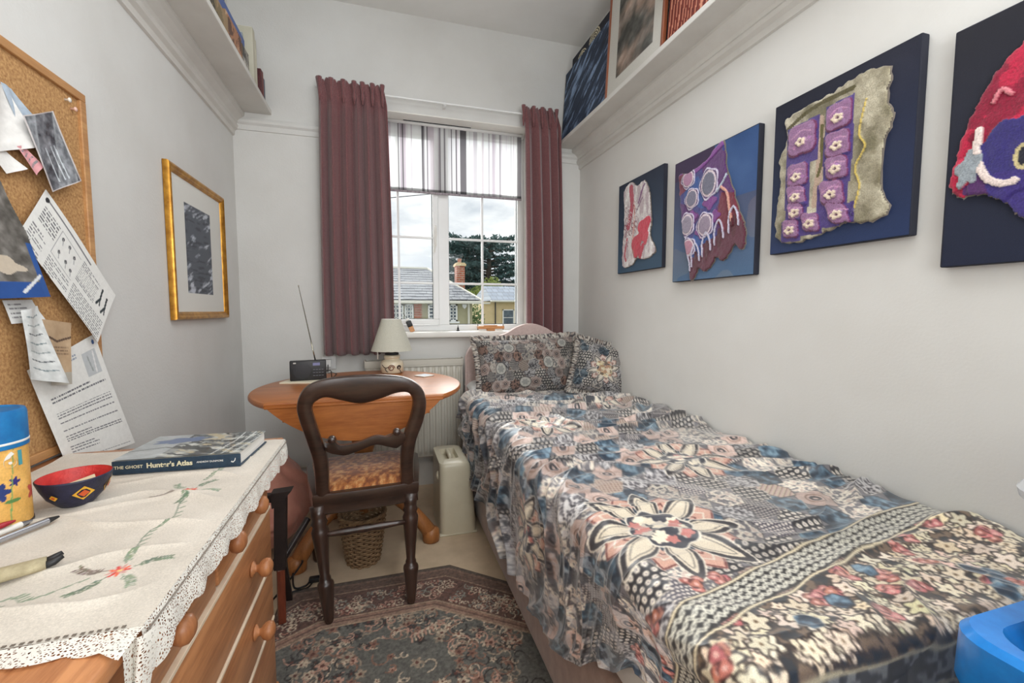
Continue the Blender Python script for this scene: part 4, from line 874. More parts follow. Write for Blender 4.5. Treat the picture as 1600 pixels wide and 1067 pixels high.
# ================================================================== chest of drawers
CH = wood('chest_pine', (202, 140, 92), (152, 94, 56), 'y', .42, 8, .25); CHZ = wood('chest_pine_side', (186, 124, 78), (146, 88, 52), 'z', .45, 8, .2); CREAME = mat('pale_bare_wood', (232, 214, 190), .6, nscale=20, c2=(222, 200, 172))
t = thing('chest_of_drawers', 'pine chest of drawers under an embroidered cloth along the left wall', 'chest of drawers', (-.51, .76, 0))
CY0, CY1 = .235, 1.236
obj('chest_top', bx(B(), (-.730, CY0 - .02, .712), (-.258, CY1 + .025, .735), .006, 3), CH, t, 'auto')
b = B(); bx(b, (-.725, CY1 - .018, .06), (-.312, CY1, .712)); bx(b, (-.725, CY0, .06), (-.312, CY0 + .018, .712)); bx(b, (-.725, CY0, .06), (-.715, CY1, .712)); obj('carcass', b, CHZ, t)
obj('plinth', bx(B(), (-.72, CY0 - .004, .011), (-.288, CY1 + .004, .075), .004), CH, t)
rows = [(.575, .706), (.426, .569), (.280, .420), (.082, .274)]
for z in (.569, .420, .274): obj('drawer_rail', bx(B(), (-.33, CY0 + .018, z), (-.303, CY1 - .018, z + .006)), CHZ, t)
obj('drawer_divider', bx(B(), (-.33, .858, .575), (-.300, .866, .712)), CHZ, t)
def knob(p, x, y, z):
    obj('knob', lathe(B(), [(.010, 0), (.0165, .001), (.0165, .004), (.008, .008), (.008, .013), (.017, .020), (.020, .028), (.018, .036), (.010, .041), (.001, .042)], (0, 0, 0), 24, Matrix.Translation((x, y, z)) @ Matrix.Rotation(PI / 2, 4, 'Y')), CHZ, p, True)
def drawer(y0, y1, z0, z1, ks, xf=-.288):
    d = obj('drawer', bx(B(), (xf - .02, y0, z0), (xf, y1, z1 - .003), .004, 2), CH, t, 'auto')
    obj('drawer_edge', bx(B(), (xf - .10, y0 + .003, z1 - .003), (xf + .002, y1 - .003, z1 + .004), .001), CREAME, d, label='pale bare wood top edge')
    for y in ks: knob(d, xf, y, (z0 + z1) / 2 + .004)
drawer(.868, CY1 - .020, *rows[0], (.885 + .0, 1.045), -.292); drawer(CY0 + .02, .856, *rows[0], (.43, .655), -.292)
for z0, z1 in rows[1:]: drawer(CY0 + .02, CY1 - .020, z0, z1, (.44, 1.045))
# embroidered runner with lace edge
LX0, LX1, LY0, LY1 = -.700, -.250, .530, 1.228
lin_ = (208, 199, 186)
xs = np.linspace(LX0, LX1, 240); ys = np.linspace(LY0, LY1, 350); R = Ras(xs, ys, lin_); n_ = fbm(R.X, R.Y, 18, 4, 4)[..., None]; R.C = R.C + (n_ - .5) * 26
GR, GR2, RD, PK, BR = (104, 122, 98), (134, 148, 124), (206, 52, 44), (204, 150, 140), (120, 104, 92)
def sprig(x, y, a, L, c):
    p = curve2([(x, y), (x + L * .5 * math.cos(a + .25), y + L * .5 * math.sin(a + .25)), (x + L * math.cos(a), y + L * math.sin(a))], 12); R.line(p, .0016, c)
    for k in range(2, 12):
        for s in (-1, 1):
            q = a + s * .9; R.ell(p[k][0] + .004 * math.cos(q), p[k][1] + .004 * math.sin(q), .0036, .0013, jit(c, 12), q)
def motif(x, y, rot):
    for k in range(5): a = rot + k * 2 * PI / 5; sprig(x + .014 * math.cos(a), y + .014 * math.sin(a), a, .038, (GR, GR2, BR)[k % 3])
    for k in range(9): a = k * .7; R.ell(x + .006 * math.cos(a), y + .006 * math.sin(a), .0075, .0024, (RD, (228, 96, 60), PK)[k % 3], a)
    R.ell(x, y, .003, .003, (240, 200, 120))
motif(-.330, .655, .3); motif(-.350, .92, 1.0); motif(-.340, 1.12, .5)
for pts in ([(-.46, .60), (-.42, .625), (-.40, .615), (-.36, .645)], [(-.335, .70), (-.345, .76), (-.33, .80), (-.345, .87)], [(-.345, .97), (-.335, 1.02), (-.345, 1.07)], [(-.60, .60), (-.55, .615), (-.50, .60), (-.46, .60)]):
    p = curve2(pts, 24); R.line(p, .0018, GR)
    for k in range(0, 24, 2): R.ell(p[k][0] + .005, p[k][1] + .003 * (-1) ** k, .006, .002, GR2, .8)
motif(-.47, .60, .1)
Z = .7376 + .0035 * np.clip(fbm(R.X, R.Y, 7, 3, 3) - .45, 0, 1) * 4 * np.clip((LX1 - R.X) / .03, 0, 1)
Z += .004 * np.exp(-((R.Y - (.86 + .06 * np.sin((R.X + .5) * 5))) / .008) ** 2) * np.clip((R.X + .68) * 8, 0, 1) * np.clip((-.29 - R.X) * 20, 0, 1)
Z += .0065 * (1 - np.abs(np.sin(R.Y * 34 + R.X * 6 + 6 * fbm(R.X, R.Y, 6, 14, 2)))) ** 3 * np.clip((R.X + .62) * 5, 0, 1) * np.clip((-.265 - R.X) * 20, 0, 1)
Z += .003 * np.exp(-((R.Y - (1.02 + .05 * (R.X + .5))) / .007) ** 2) * np.clip((-.30 - R.X) * 10, 0, 1)
LIN = paintmat('embroidered_linen', rough=.85, grain=.18, gscale=420, bump=.35, bscale=800, sheen=.2)
rt = thing('table_runner', 'white embroidered cloth with crocheted lace edge covering the pine chest', 'cloth', (-.47, .88, .735))
gridmesh('linen', np.stack([R.X, R.Y, Z], -1), R.C, LIN, rt)
LACE = bpy.data.materials.new('crochet_lace'); LACE.use_nodes = True; tt = LACE.node_tree; pb = tt.nodes['Principled BSDF']; pb.inputs['Base Color'].default_value = rgb((230, 226, 216)); pb.inputs['Roughness'].default_value = .9
tc = N(tt, 'ShaderNodeTexCoord'); vo = N(tt, 'ShaderNodeTexVoronoi', Scale=300.0); vo.feature = 'DISTANCE_TO_EDGE'; mr = N(tt, 'ShaderNodeMath', operation='LESS_THAN'); mr.inputs[1].default_value = .22
tt.links.new(tc.outputs['Object'], vo.inputs['Vector']); tt.links.new(vo.outputs['Distance'], mr.inputs[0]); tt.links.new(mr.outputs[0], pb.inputs['Alpha'])
# front (aisle side) lace drop, near-end lace lying on the top, and the hanging corner
n = 260; yy = np.linspace(LY0 - .005, LY1, n); rows_ = []
for j, q in enumerate(np.linspace(0, 1, 9)):
    sc_ = .040 + .007 * np.abs(np.sin((yy - LY0) * 62)) + .012 * np.clip(1 - (yy - LY0) / .05, 0, 1)
    rows_.append(np.stack([LX1 + .0005 + .008 * np.sin(q * PI / 2) + .003 * q * np.sin(yy * 70), yy, .7385 - sc_ * q], -1))
o = gridmesh('lace_edging', np.stack(rows_, 0), None, LACE, rt)
obj('drawn_thread_hem', tube(B(), [(LX1 + .004 + .0, y, .7375 - .006) for y in np.linspace(LY0, LY1, 40)], .0011, 5), mat('hem_dark_thread', (128, 118, 108), .9), rt)  # dark thread line along the hem
n = 220; xx = np.linspace(LX0, LX1 + .002, n); rows_ = []
for j, q in enumerate(np.linspace(0, 1, 9)):
    sc_ = .026 + .008 * np.abs(np.sin((xx - LX1) * 60)) + .022 * np.clip((xx - LX1 + .02) / .02, 0, 1)
    rows_.append(np.stack([xx, LY0 - sc_ * q, .7372 + .0015 * q * np.sin(xx * 90) - 0 * q + .0005], -1))
gridmesh('lace_edging', np.stack(rows_, 0), None, LACE, rt)
b = B()
for k in range(62): x = LX0 + .007 * k + .004; bx(b, (x, LY0 + .001, .7388), (x + .0035, LY0 + .004, .7394))
o = obj('hemstitch', b, mat('hemstitch_gap', (110, 100, 90), .9), rt); o['kind'] = 'stuff'
rows_ = []
for q in np.linspace(0, 1, 10):
    a = np.linspace(0, 1, 30); r_ = .010 + .006 * np.sin(a * PI)
    x = (LX1 - .016) + a * .030 * (1 - .45 * q); y = LY0 - .030 + .030 * a * (1 - .3 * q) + .010 * np.sin(a * PI * 2) ; z = .738 - (.085 + .010 * np.abs(np.sin(a * 9))) * q
    x = np.where(z < .738, np.maximum(x, -.2555) + .002, x)
    rows_.append(np.stack([x, y, z], -1))
gridmesh('lace_corner', np.stack(rows_, 0), None, LACE, rt)

# --- things on the chest
ZT = .7395
t = thing('canister', 'tall cardboard canister with blue lid and flower print', 'canister', (-.578, .838, ZT))
cc = (-.578, .838, ZT)
th = np.linspace(0, 2 * PI, 200); zz = np.linspace(0, .130, 120); th = th - PI; R = Ras(th, zz, (222, 172, 92)); n_ = fbm(R.X * 1, R.Y * 20, 3, 6, 4)[..., None]; R.C = R.C + (n_ - .5) * 40
for a, z, s, c in ((-.72, .062, .011, (38, 56, 112)), (-.32, .074, .006, (48, 40, 110)), (4.6, .03, .010, (38, 56, 112)), (-1.3, .05, .010, (190, 80, 70)), (4.9, .075, .006, (150, 110, 60)), (3.9, .07, .011, (38, 56, 112)), (4.3, .095, .008, (190, 80, 70)), (.4, .05, .012, (190, 80, 70)), (2.0, .06, .012, (38, 56, 112))):
    R.ell(a, z, s / .045, s, c, lobes=5, la=.3)
for a, z in ((-.45, .046), (4.5, .05), (3.8, .04), (.8, .06), (2.6, .03)): R.ell(a, z, .016 / .045 * .9, .009, (120, 160, 92), .5, lobes=3); R.ell(a + .05, z, .01 / .045, .003, (86, 128, 70))
gridmesh('canister_body', np.stack([cc[0] + .045 * np.cos(R.X), cc[1] + .045 * np.sin(R.X), ZT + R.Y], -1), R.C, paintmat('printed_card', rough=.5, grain=.15, gscale=300), t)
obj('canister_base', lathe(B(), [(.001, 0), (.0455, 0), (.0460, .002), (.0460, .006), (.0452, .006)], cc, 48), mat('dark_rim', (60, 48, 44), .5), t, 'auto')
BL = mat('blue_lid', (20, 116, 176), .5, nscale=50, c2=(14, 96, 156)); obj('canister_lid', lathe(B(), [(.0452, .124), (.0468, .125), (.0468, .176), (.045, .181), (.040, .182), (.038, .180), (.001, .179)], cc, 48), BL, t, 'auto')
obj('lid_band', lathe(B(), [(.0469, .131), (.0473, .1315), (.0473, .134), (.0469, .1345)], cc, 48), WHITE, t, True)
A = math.radians(-24)
for txt, a in (('6', A), ('1', A + .30)):
    M_ = Matrix.Translation((cc[0] + .0456 * math.cos(a), cc[1] + .0456 * math.sin(a), ZT + .098)) @ frame_M((0, 0, 0), (-math.sin(a), math.cos(a), 0), (0, 0, 1))
    obj('lettering', text_bm(txt, .030, M_, .0004, .0012, align='CENTER'), WHITE if txt == '6' else mat('teal_print', (70, 150, 160), .5), t)
t = thing('bowl', 'small painted bowl red inside and dark blue outside with yellow diamonds', 'bowl', (-.512, .912, ZT))
cb = (-.512, .912, ZT); NV = mat('navy_lacquer', (38, 38, 66), .45, nscale=60, c2=(24, 26, 46), bump=.3, bscale=300); RDm = mat('red_lacquer', (206, 60, 54), .5, nscale=70, c2=(172, 34, 36), bump=.4, bscale=260)
obj('bowl_outside', lathe(B(), [(r*.84, z*.84) for r, z in [(.001, 0), (.026, 0), (.030, .004), (.044, .020), (.053, .040), (.058, .056), (.0585, .058), (.0565, .0595)]], cb, 48, close=False), NV, t, True)
obj('bowl_inside', lathe(B(), [(r*.84, z*.84) for r, z in [(.0568, .0592), (.051, .040), (.041, .018), (.026, .008), (.001, .006)]], cb, 48, close=False), RDm, t, True)
YL = mat('yellow_diamond', (236, 186, 60), .5, nscale=80, c2=(220, 160, 40)); ORR = mat('orange_diamond', (206, 88, 40), .5)
for a, z, s in ((-.85, .032, 1.0), (-1.75, .030, .45), (.2, .032, 1), (1.3, .03, 1), (2.5, .03, 1)):
    r_ = lambda zz: np.interp(zz, [.004, .020, .040, .056], [.0312, .0452, .0542, .0592]); d = .017 * s
    for mm_, q, off in ((YL, 1, .0006), (ORR, .5, .0012)):
        P = [(a - d * q / .05, z), (a, z - d * q * .9), (a + d * q / .05, z), (a, z + d * q * .9)]; b = B()
        b.faces.new([b.verts.new((cb[0] + (r_(zz) + off) * .84 * math.cos(aa), cb[1] + (r_(zz) + off) * .84 * math.sin(aa), ZT + zz * .84)) for aa, zz in P])
        obj('painted_diamond', b, mm_, t)
tag(obj('paper_scrap', loft(B(), [[(-.545, .890, ZT + .026), (-.515, .882, ZT + .026), (-.480, .905, ZT + .040), (-.492, .925, ZT + .038)], [(-.545, .890, ZT + .030), (-.515, .882, ZT + .031), (-.480, .905, ZT + .045), (-.492, .925, ZT + .044)]]), mat('cream_scrap', (232, 214, 180), .8)), 'folded cream paper scrap lying in the red bowl', 'paper')
# atlas
t = thing('hardback_book', 'thick hardback atlas with dark blue spine and grey landscape cover', 'book', (-.415, 1.125, ZT))
MB_ = Matrix.Translation((-.528, 1.046, ZT)) @ Matrix.Rotation(math.radians(-3.5), 4, 'Z'); W_, D_, H_ = .232, .172, .030
NVY = mat('navy_book_cloth', (34, 58, 78), .55, nscale=120, c2=(26, 46, 64))
b = B(); bx(b, (0, 0, 0), (W_, D_, .0028), .0008, 1, MB_); bx(b, (0, 0, .0028), (W_, .003, H_ - .0028), .0008, 1, MB_); obj('cover_boards', b, NVY, t)
xs = np.linspace(0, W_, 180); ys = np.linspace(0, D_, 130); R = Ras(xs, ys, (150, 158, 158)); n1 = fbm(R.X, R.Y * 1.6, 28, 12, 5); n2 = fbm(R.X + R.Y, R.Y, 50, 31, 4)
R.C[:] = np.array((84, 92, 96)) + np.clip((n1 - .32) * 2.2, 0, 1)[..., None] * np.array((128, 122, 110)); R.C[n2 < .40] = (66, 74, 76); R.C[(n2 > .60) & (R.X > .09)] = (188, 178, 150)
sky = R.X < .075; R.C[sky] = np.array((170, 176, 178)) + (n1[sky][:, None] - .5) * 60; R.ell(.07, .125, .05, .022, (92, 112, 146), .2, lobes=7, la=.15)
for k in range(5): R.line([(.175 + k * .010, 0), (.190 + k * .010, .10), (.186 + k * .012, D_)], .003, [(210, 214, 212), (54, 62, 66)][k % 2])
R.line([(.0, .055), (.06, .075), (.11, .05), (.13, .09), (.17, .07)], .004, (78, 84, 76))
Pm = np.stack([R.X, R.Y, np.full_like(R.X, H_), np.ones_like(R.X)], -1) @ np.array(MB_).T; o = gridmesh('cover_picture', Pm[..., :3], R.C, paintmat('glossy_printed_cover', rough=.3, coat=.4, grain=.12, gscale=200), t, False)
obj('page_block', bx(B(), (.003, .003, .0028), (W_ - .004, D_ - .005, H_ - .0028), 0, M=MB_), mat('page_edges', (236, 234, 228), .8, nscale=6, stretch=(1, 1, 120), c2=(206, 204, 198)), t)
Mt = MB_ @ frame_M((0, -.0002, 0), (1, 0, 0), (0, 0, 1)); CRL = mat('cream_lettering', (222, 212, 178), .5)
obj('lettering', text_bm('THE GHOST', .0088, Mt @ Matrix.Translation((.004, .0115, 0)), .0003, .0001, 1.05), CRL, t)
obj('lettering', text_bm("Hunter's Atlas", .0142, Mt @ Matrix.Translation((.060, .0105, 0)), .0003, .0004), CRL, t)
obj('lettering', text_bm('ANDREW DUNMORE', .0052, Mt @ Matrix.Translation((.150, .0135, 0)), .0003, 0, 1.0), WHITE, t)
b = tube(B(), [Mt @ Vector(p) for p in ((.2225, .019, 0), (.2215, .014, 0), (.218, .0105, 0), (.2145, .0115, 0), (.216, .0135, 0))], [.0005, .0010, .0013, .001, .0005], 6); obj('publisher_emblem', b, WHITE, t)
# pens, fabric roll
def pen(p, q, r_, m, label, tip=None):
    t = thing('pen', label, 'pen', p); p, q = Vector(p), Vector(q); d = q - p
    obj('barrel', tube(B(), [p, p + d * .9], r_, 10), m, t, 'auto'); obj('pen_tip', tube(B(), [p + d * .9, q], [r_, r_ * .35], 10), tip or BLK, t, 'auto')
SIL = mat('silver_barrel', (176, 178, 184), .25, .8); RED = mat('dark_red_plastic', (156, 32, 44), .4)
pen((-.560, .708, ZT + .006), (-.497, .842, ZT + .006), .0048, SIL, 'silver pen with black tip, nearest the front edge of the chest'); pen((-.585, .715, ZT + .006), (-.528, .838, ZT + .006), .0048, WHITE, 'white pen between the silver pen and the red pencil', SIL); pen((-.606, .722, ZT + .006), (-.5325, .8145 - 0, ZT + .0175), .0042, RED, 'dark red pencil lying beside the canister foot', RED)
t = thing('fabric_roll', 'tan fabric roll with two black tips near the front of the chest', 'roll', (-.45, .66, ZT))
TAN = mat('tan_canvas', (184, 172, 140), .9, nscale=70, c2=(156, 144, 114), bump=.4, bscale=400)
b = B(); 
rr = []
for u in np.linspace(0, 1, 9):
    c = Vector((-.530 + .112 * u, .628 + .053 * u, ZT + .009)); s = .022 * (1 - u) + .010 * u; nrm = Vector((-.43, .90, 0)); rr.append([c + nrm * (s * math.cos(a)) + Vector((0, 0, 1)) * (.008 * math.sin(a)) for a in np.linspace(0, 2 * PI, 16, endpoint=False)])
loft(b, rr); obj('roll_body', b, TAN, t, True)
for dx, dy in ((-.004, .006), (.002, -.004)):
    obj('black_tip', tube(B(), [(-.424 + dx, .678 + dy, ZT + .007), (-.412 + dx, .684 + dy, ZT + .010), (-.405 + dx, .689 + dy, ZT + .014)], [.0045, .005, .003], 8), BLK, t, True)

# ================================================================== left wall: cork board, papers, gilt frame
CORK = mat('cork', (206, 164, 110), .95, nscale=150, c2=(150, 104, 62), bump=.5, bscale=260, detail=8); OAK = wood('board_frame_pine', (198, 150, 98), (164, 114, 68), 'y', .5, 9)
t = thing('cork_board', 'large wood-framed cork noticeboard on the left wall', 'noticeboard', (XL + .01, 1.0, .74))
obj('cork_sheet', bx(B(), (XL + .001, .62, .760), (XL + .010, 1.398, 1.602)), CORK, t)
obj('frame_rail', bx(B(), (XL, .60, 1.598), (XL + .018, 1.418, 1.618), .002), OAK, t); obj('frame_rail', bx(B(), (XL, .60, .742), (XL + .018, 1.418, .762), .002), OAK, t)
obj('frame_stile', bx(B(), (XL, 1.396, .762), (XL + .018, 1.418, 1.598), .002), OAK, t); obj('frame_stile', bx(B(), (XL, .60, .762), (XL + .018, .622, 1.598), .002), OAK, t)
def pin(y, z, label, c=(232, 226, 216)):
    t = thing('drawing_pin', label, 'drawing pin', (XL + .010, y, z)); M_ = Matrix.Translation((XL + .010, y, z)) @ Matrix.Rotation(PI / 2, 4, 'Y')
    obj('pin_head', lathe(B(), [(.001, 0), (.003, .0), (.0025, .006), (.0055, .009), (.0055, .011), (.001, .0125)], (0, 0, 0), 12, M_), mat('pin_plastic', c, .4), t, True)
pin(1.352, 1.578, 'white drawing pin alone in the top right corner of the cork board'); pin(1.372, 1.565, 'pinkish drawing pin just right of the white corner pin', (226, 186, 170))
def sheet(name, label, cat, quad, x, nx, ny, paint, curl=.006, rough=.8, coat=0, base=(236, 236, 232), uneven=.002, cut=None, shape=None):
    """quad: (y,z) corners tl,tr,br,bl; painted in unit-ish coordinates"""
    q = np.array(quad, float); w = np.linalg.norm(q[1] - q[0]); h = np.linalg.norm(q[3] - q[0]); R = Ras(np.linspace(0, 1, nx), np.linspace(0, h / w, ny), base)
    U = R.X; V = R.Y / (h / w); paint(R, h / w)
    P = (1 - U)[..., None] * (1 - V)[..., None] * q[0] + U[..., None] * (1 - V)[..., None] * q[1] + U[..., None] * V[..., None] * q[2] + (1 - U)[..., None] * V[..., None] * q[3]
    X = XL + x + curl * (V ** 2) * (1 + .5 * np.sin(U * 3)) + uneven * np.sin(U * 5 + V * 3)
    mask = None
    if shape is not None: mask = shape(U, V)[:-1, :-1]
    o = gridmesh(name, np.concatenate([X[..., None], P], -1), R.C, paintmat(name + '_print', rough=rough, coat=coat, grain=.06, gscale=90), None, True, mask)
    return tag(o, label, cat)
def textlines(R, x0, x1, y0, y1, n, h=.5, c=(92, 92, 96), gaps=(), seed=1, vert=False):
    r = np.random.default_rng(seed); st = (y1 - y0) / n
    for k in range(n):
        if k in gaps: continue
        y = y0 + k * st; x = x0; xe = x1 if r.random() < .75 else x0 + (x1 - x0) * r.uniform(.3, .8)
        while x < xe: w = r.uniform(.012, .05); R.poly([(x, y), (min(x + w, xe), y), (min(x + w, xe), y + st * h), (x, y + st * h)], c); x += w + .010
def p_letter(R, A):
    textlines(R, .30, .62, .07, .12, 2, .5, (150, 160, 176), seed=2); R.poly([(.70, .10), (.93, .10), (.93, .30), (.70, .30)], (196, 200, 202)); R.line([(.78, .14), (.80, .26)], .02, (160, 166, 166)); R.line([(.88, .12), (.85, .28)], .02, (232, 232, 232)); R.ell(.93, .05, .02, .02, (60, 90, 140))
    for k, (a, b_) in enumerate(((.33, .40), (.48, .55), (.58, .60), (.66, .68), (.72, .79), (.83, .91), (.97, .99), (1.03, 1.07), (1.10, 1.16))): textlines(R, .12, .93, a, b_, max(1, round((b_ - a) / .028)), .40, (110, 112, 118), seed=k + 5)
    textlines(R, .1, .9, 1.27, 1.29, 1, .3, (180, 180, 184), seed=40)
sheet('letter', 'long printed letter sheet hanging lowest over the edge of the cork board', 'letter', [(1.151, .945), (1.385, 1.010), (1.508, .685), (1.229, .714)], .022, 130, 200, p_letter, curl=.010)
def p_leaf(R, A):
    R.line([(.06, .045), (.62, .045)], .010, (120, 120, 124)); R.ell(.05, .05, .018, .022, (44, 44, 48), .5)
    textlines(R, .06, .24, .10, .24, 6, .45, (110, 110, 114), seed=3); textlines(R, .04, .20, .28, .46, 8, .45, (130, 130, 134), seed=13)
    R.line([(.26, .10), (.52, .10), (.52, .30), (.26, .30), (.26, .10)], .004, (150, 150, 154))
    for x, y in ((.30, .14), (.38, .13), (.46, .15), (.32, .24), (.41, .24), (.48, .25)): R.ell(x, y, .014, .014, (70, 70, 74)); R.line([(x, y), (x + .02, y + .035)], .008, (160, 160, 162))
    textlines(R, .26, .52, .33, .48, 8, .45, (130, 130, 134), seed=6); textlines(R, .55, .80, .08, .26, 11, .45, (130, 130, 134), seed=7); textlines(R, .55, .97, .29, .49, 11, .45, (136, 136, 140), seed=8)
    for x, y in ((.85, .10), (.93, .12)): R.line([(x, y), (x + .012, y + .06), (x - .016, y + .12)], .020, (48, 56, 60)); R.line([(x + .006, y + .05), (x + .026, y + .11)], .014, (48, 56, 60)); R.ell(x, y - .012, .012, .012, (48, 56, 60))
sheet('leaflet', 'printed white leaflet with small figure drawings pinned slantwise on the cork board', 'leaflet', [(1.238, 1.338), (1.481, 1.112), (1.368, .988), (1.140, 1.225)], .026, 200, 110, p_leaf, curl=.006)
def p_sleeve(R, A):
    n_ = fbm(R.X, R.Y, 8, 3, 4)[..., None]; R.C[:] = np.array((96, 100, 106)) + (n_ - .4) * 150; R.line([(.02, 0), (.02, A), (.98, A), (.98, 0), (.02, 0)], .05, (206, 198, 196))
    for x in (.3, .5, .62): R.line([(x, A * .45), (x + .04, A * .9)], .04, (204, 212, 218))
sheet('plastic_sleeve', 'clear plastic sleeve holding a grey photo at the right of the cork board', 'sleeve', [(1.173, 1.47), (1.269, 1.519), (1.336, 1.384), (1.237, 1.332)], .034, 60, 110, p_sleeve, curl=.004, rough=.15, coat=1.0)
def p_photo(R, A):
    n_ = fbm(R.X, R.Y, 6, 13, 5)[..., None]; R.C[:] = np.array((112, 108, 102)) + (n_ - .5) * 150; m_ = (R.Y > A * .86); R.C[m_] = (30, 78, 150)
    R.ell(.45, A * .72, .28, .14, (206, 192, 172), .2, lobes=4); m_ = (R.X > .90) & (R.Y > A * .5); R.C[m_] = (34, 84, 156); R.line([(.6, A * .95), (.95, A * .8)], .05, (224, 228, 230))
sheet('photograph', 'crumpled grey photograph with bright blue border at the left of the cork board', 'photograph', [(1.02, 1.330), (1.135, 1.318), (1.200, 1.100), (1.03, 1.090)], .032, 70, 120, p_photo, curl=.008, rough=.4, shape=lambda U, V: (U < .78 + .55 * V))
def p_plain(c, s=10, nl=0):
    def f(R, A):
        R.C[:] = c; R.C += (fbm(R.X, R.Y, 4, 3, 3)[..., None] - .5) * s * 2
        if nl: textlines(R, .1, .9, A * .15, A * .9, nl, .35, (140, 138, 140), seed=nl)
    return f
sheet('note_paper', 'crumpled white paper at the top left of the cork board', 'paper', [(1.09, 1.52), (1.17, 1.52), (1.225, 1.425), (1.08, 1.36)], .020, 40, 60, p_plain((232, 230, 226), 14), uneven=.006)
sheet('blue_slip', 'pale blue torn paper behind the crumpled white paper on the cork board', 'paper', [(1.155, 1.525), (1.185, 1.525), (1.255, 1.475), (1.19, 1.44)], .014, 30, 40, p_plain((178, 192, 206), 16))
sheet('pink_card', 'narrow pink printed card beneath the plastic sleeve', 'card', [(1.165, 1.405), (1.185, 1.415), (1.222, 1.385), (1.203, 1.358)], .026, 30, 50, p_plain((222, 160, 164), 8, 4))
sheet('white_card', 'small blank white card beside the pink card', 'card', [(1.105, 1.378), (1.153, 1.389), (1.190, 1.367), (1.136, 1.341)], .018, 30, 40, p_plain((236, 234, 230), 6))
sheet('slip', 'thin ruled white slip just above the crumpled packet', 'paper', [(1.110, 1.090), (1.190, 1.093), (1.210, 1.047), (1.118, 1.043)], .018, 50, 30, p_plain((228, 228, 226), 8, 4))
def p_packet(R, A):
    R.C[:] = (216, 218, 216); R.C += (fbm(R.X, R.Y, 5, 23, 4)[..., None] - .5) * 60
    for k in range(7): y = A * (.1 + .12 * k); R.line([(.15, y), (.5, y + .08), (.85, y + .02)], .04, [(120, 136, 140), (150, 160, 160), (90, 96, 100)][k % 3])
sheet('packet', 'crumpled white and grey packet pinned over the cork board edge', 'packet', [(1.128, 1.070), (1.182, 1.080), (1.222, .905), (1.120, .930)], .034, 50, 90, p_packet, curl=.012, uneven=.005, rough=.35)
def p_brown(R, A):
    R.C[:] = (192, 164, 132); R.C += (fbm(R.X, R.Y, 4, 5, 3)[..., None] - .5) * 30; R.line([(0, A * .22), (.5, A * .32), (1, A * .24)], .05, (96, 76, 62)); textlines(R, .1, .9, A * .4, A * .55, 3, .5, (130, 106, 84), seed=3); R.ell(.4, A * .68, .12, .08, (90, 74, 64)); R.C[R.Y > A * .8] = (180, 174, 162)
sheet('paper_packet', 'brown paper packet with dark print beside the crumpled white packet', 'packet', [(1.188, 1.052), (1.293, 1.040), (1.262, .898), (1.200, .905)], .026, 60, 80, p_brown, curl=.006)
# gilt frame
GILT = mat('gilt', (206, 152, 62), .32, .75, nscale=30, c2=(156, 104, 36), bump=.2, bscale=120)
t = thing('picture_frame', 'gilt-framed dark streaky print with wide white mount on the left wall', 'picture', (XL, 2.15, 1.035))
fy0, fy1, fz0, fz1 = 1.856, 2.420, 1.035, 1.603; fw = .030
def frame_side(p, q, inward, m, name='frame_side', xw=XL, sgn=1, w_=fw, prof=None):
    p, q, inn_ = Vector(p), Vector(q), Vector(inward); prof = prof or [(0, .002), (.0, .016), (.003, .022), (.010, .024), (.017, .019), (.022, .020), (.027, .015), (1 * w_, .010), (w_, .002)]
    d = (q - p).normalized(); b = B(); rings = []
    for P, s in ((p, 1), (q, -1)): rings.append([b.verts.new(P + inn_ * u + d * (s * u) + Vector((sgn * h_, 0, 0))) for u, h_ in prof])
    n = len(prof)
    for k in range(n): b.faces.new((rings[0][k], rings[0][(k + 1) % n], rings[1][(k + 1) % n], rings[1][k]))
    b.faces.new(rings[0]); b.faces.new(rings[1]); return b
for p, q, i_ in (((XL, fy0, fz0), (XL, fy1, fz0), (0, 0, 1)), ((XL, fy1, fz0), (XL, fy1, fz1), (0, -1, 0)), ((XL, fy1, fz1), (XL, fy0, fz1), (0, 0, -1)), ((XL, fy0, fz1), (XL, fy0, fz0), (0, 1, 0))): obj('frame_side', frame_side(p, q, i_, GILT), GILT, t, 'auto')
ys = np.linspace(fy0 + fw - .004, fy1 - fw + .004, 150); zs = np.linspace(fz0 + fw - .004, fz1 - fw + .004, 150); R = Ras(ys, zs, (226, 226, 220))
m_ = (R.X > 2.00) & (R.X < 2.262) & (R.Y > 1.140) & (R.Y < 1.490); n_ = fbm(R.X * 1.2 + R.Y * .5, R.Y * 3, 13, 9, 5); n2 = fbm(R.X * 5, R.Y * 40, 3, 19, 3); n_ = fbm(R.X * 1.0 + R.Y * .5, R.Y * 4 - R.X * 1.5, 16, 9, 5); cc_ = np.array((84, 90, 100)) + np.clip((n_ - .56) * 6, 0, 1)[..., None] * 110 - (n2 > .62)[..., None] * 22
R.C[m_] = cc_[m_]
gridmesh('mounted_print', np.stack([np.full_like(R.X, XL + .009), R.X, R.Y], -1), R.C, paintmat('print_paper', rough=.8), t, False)
obj('backing_board', bx(B(), (XL + .001, fy0 + .01, fz0 + .01), (XL + .008, fy1 - .01, fz1 - .01)), CARDB := mat('brown_card', (150, 120, 90), .9), t)
obj('frame_glass', bx(B(), (XL + .0115, fy0 + fw - .003, fz0 + fw - .003), (XL + .0125, fy1 - fw + .003, fz1 - fw + .003)), glassmat('picture_glass', (1, 1, 1), .03), t)

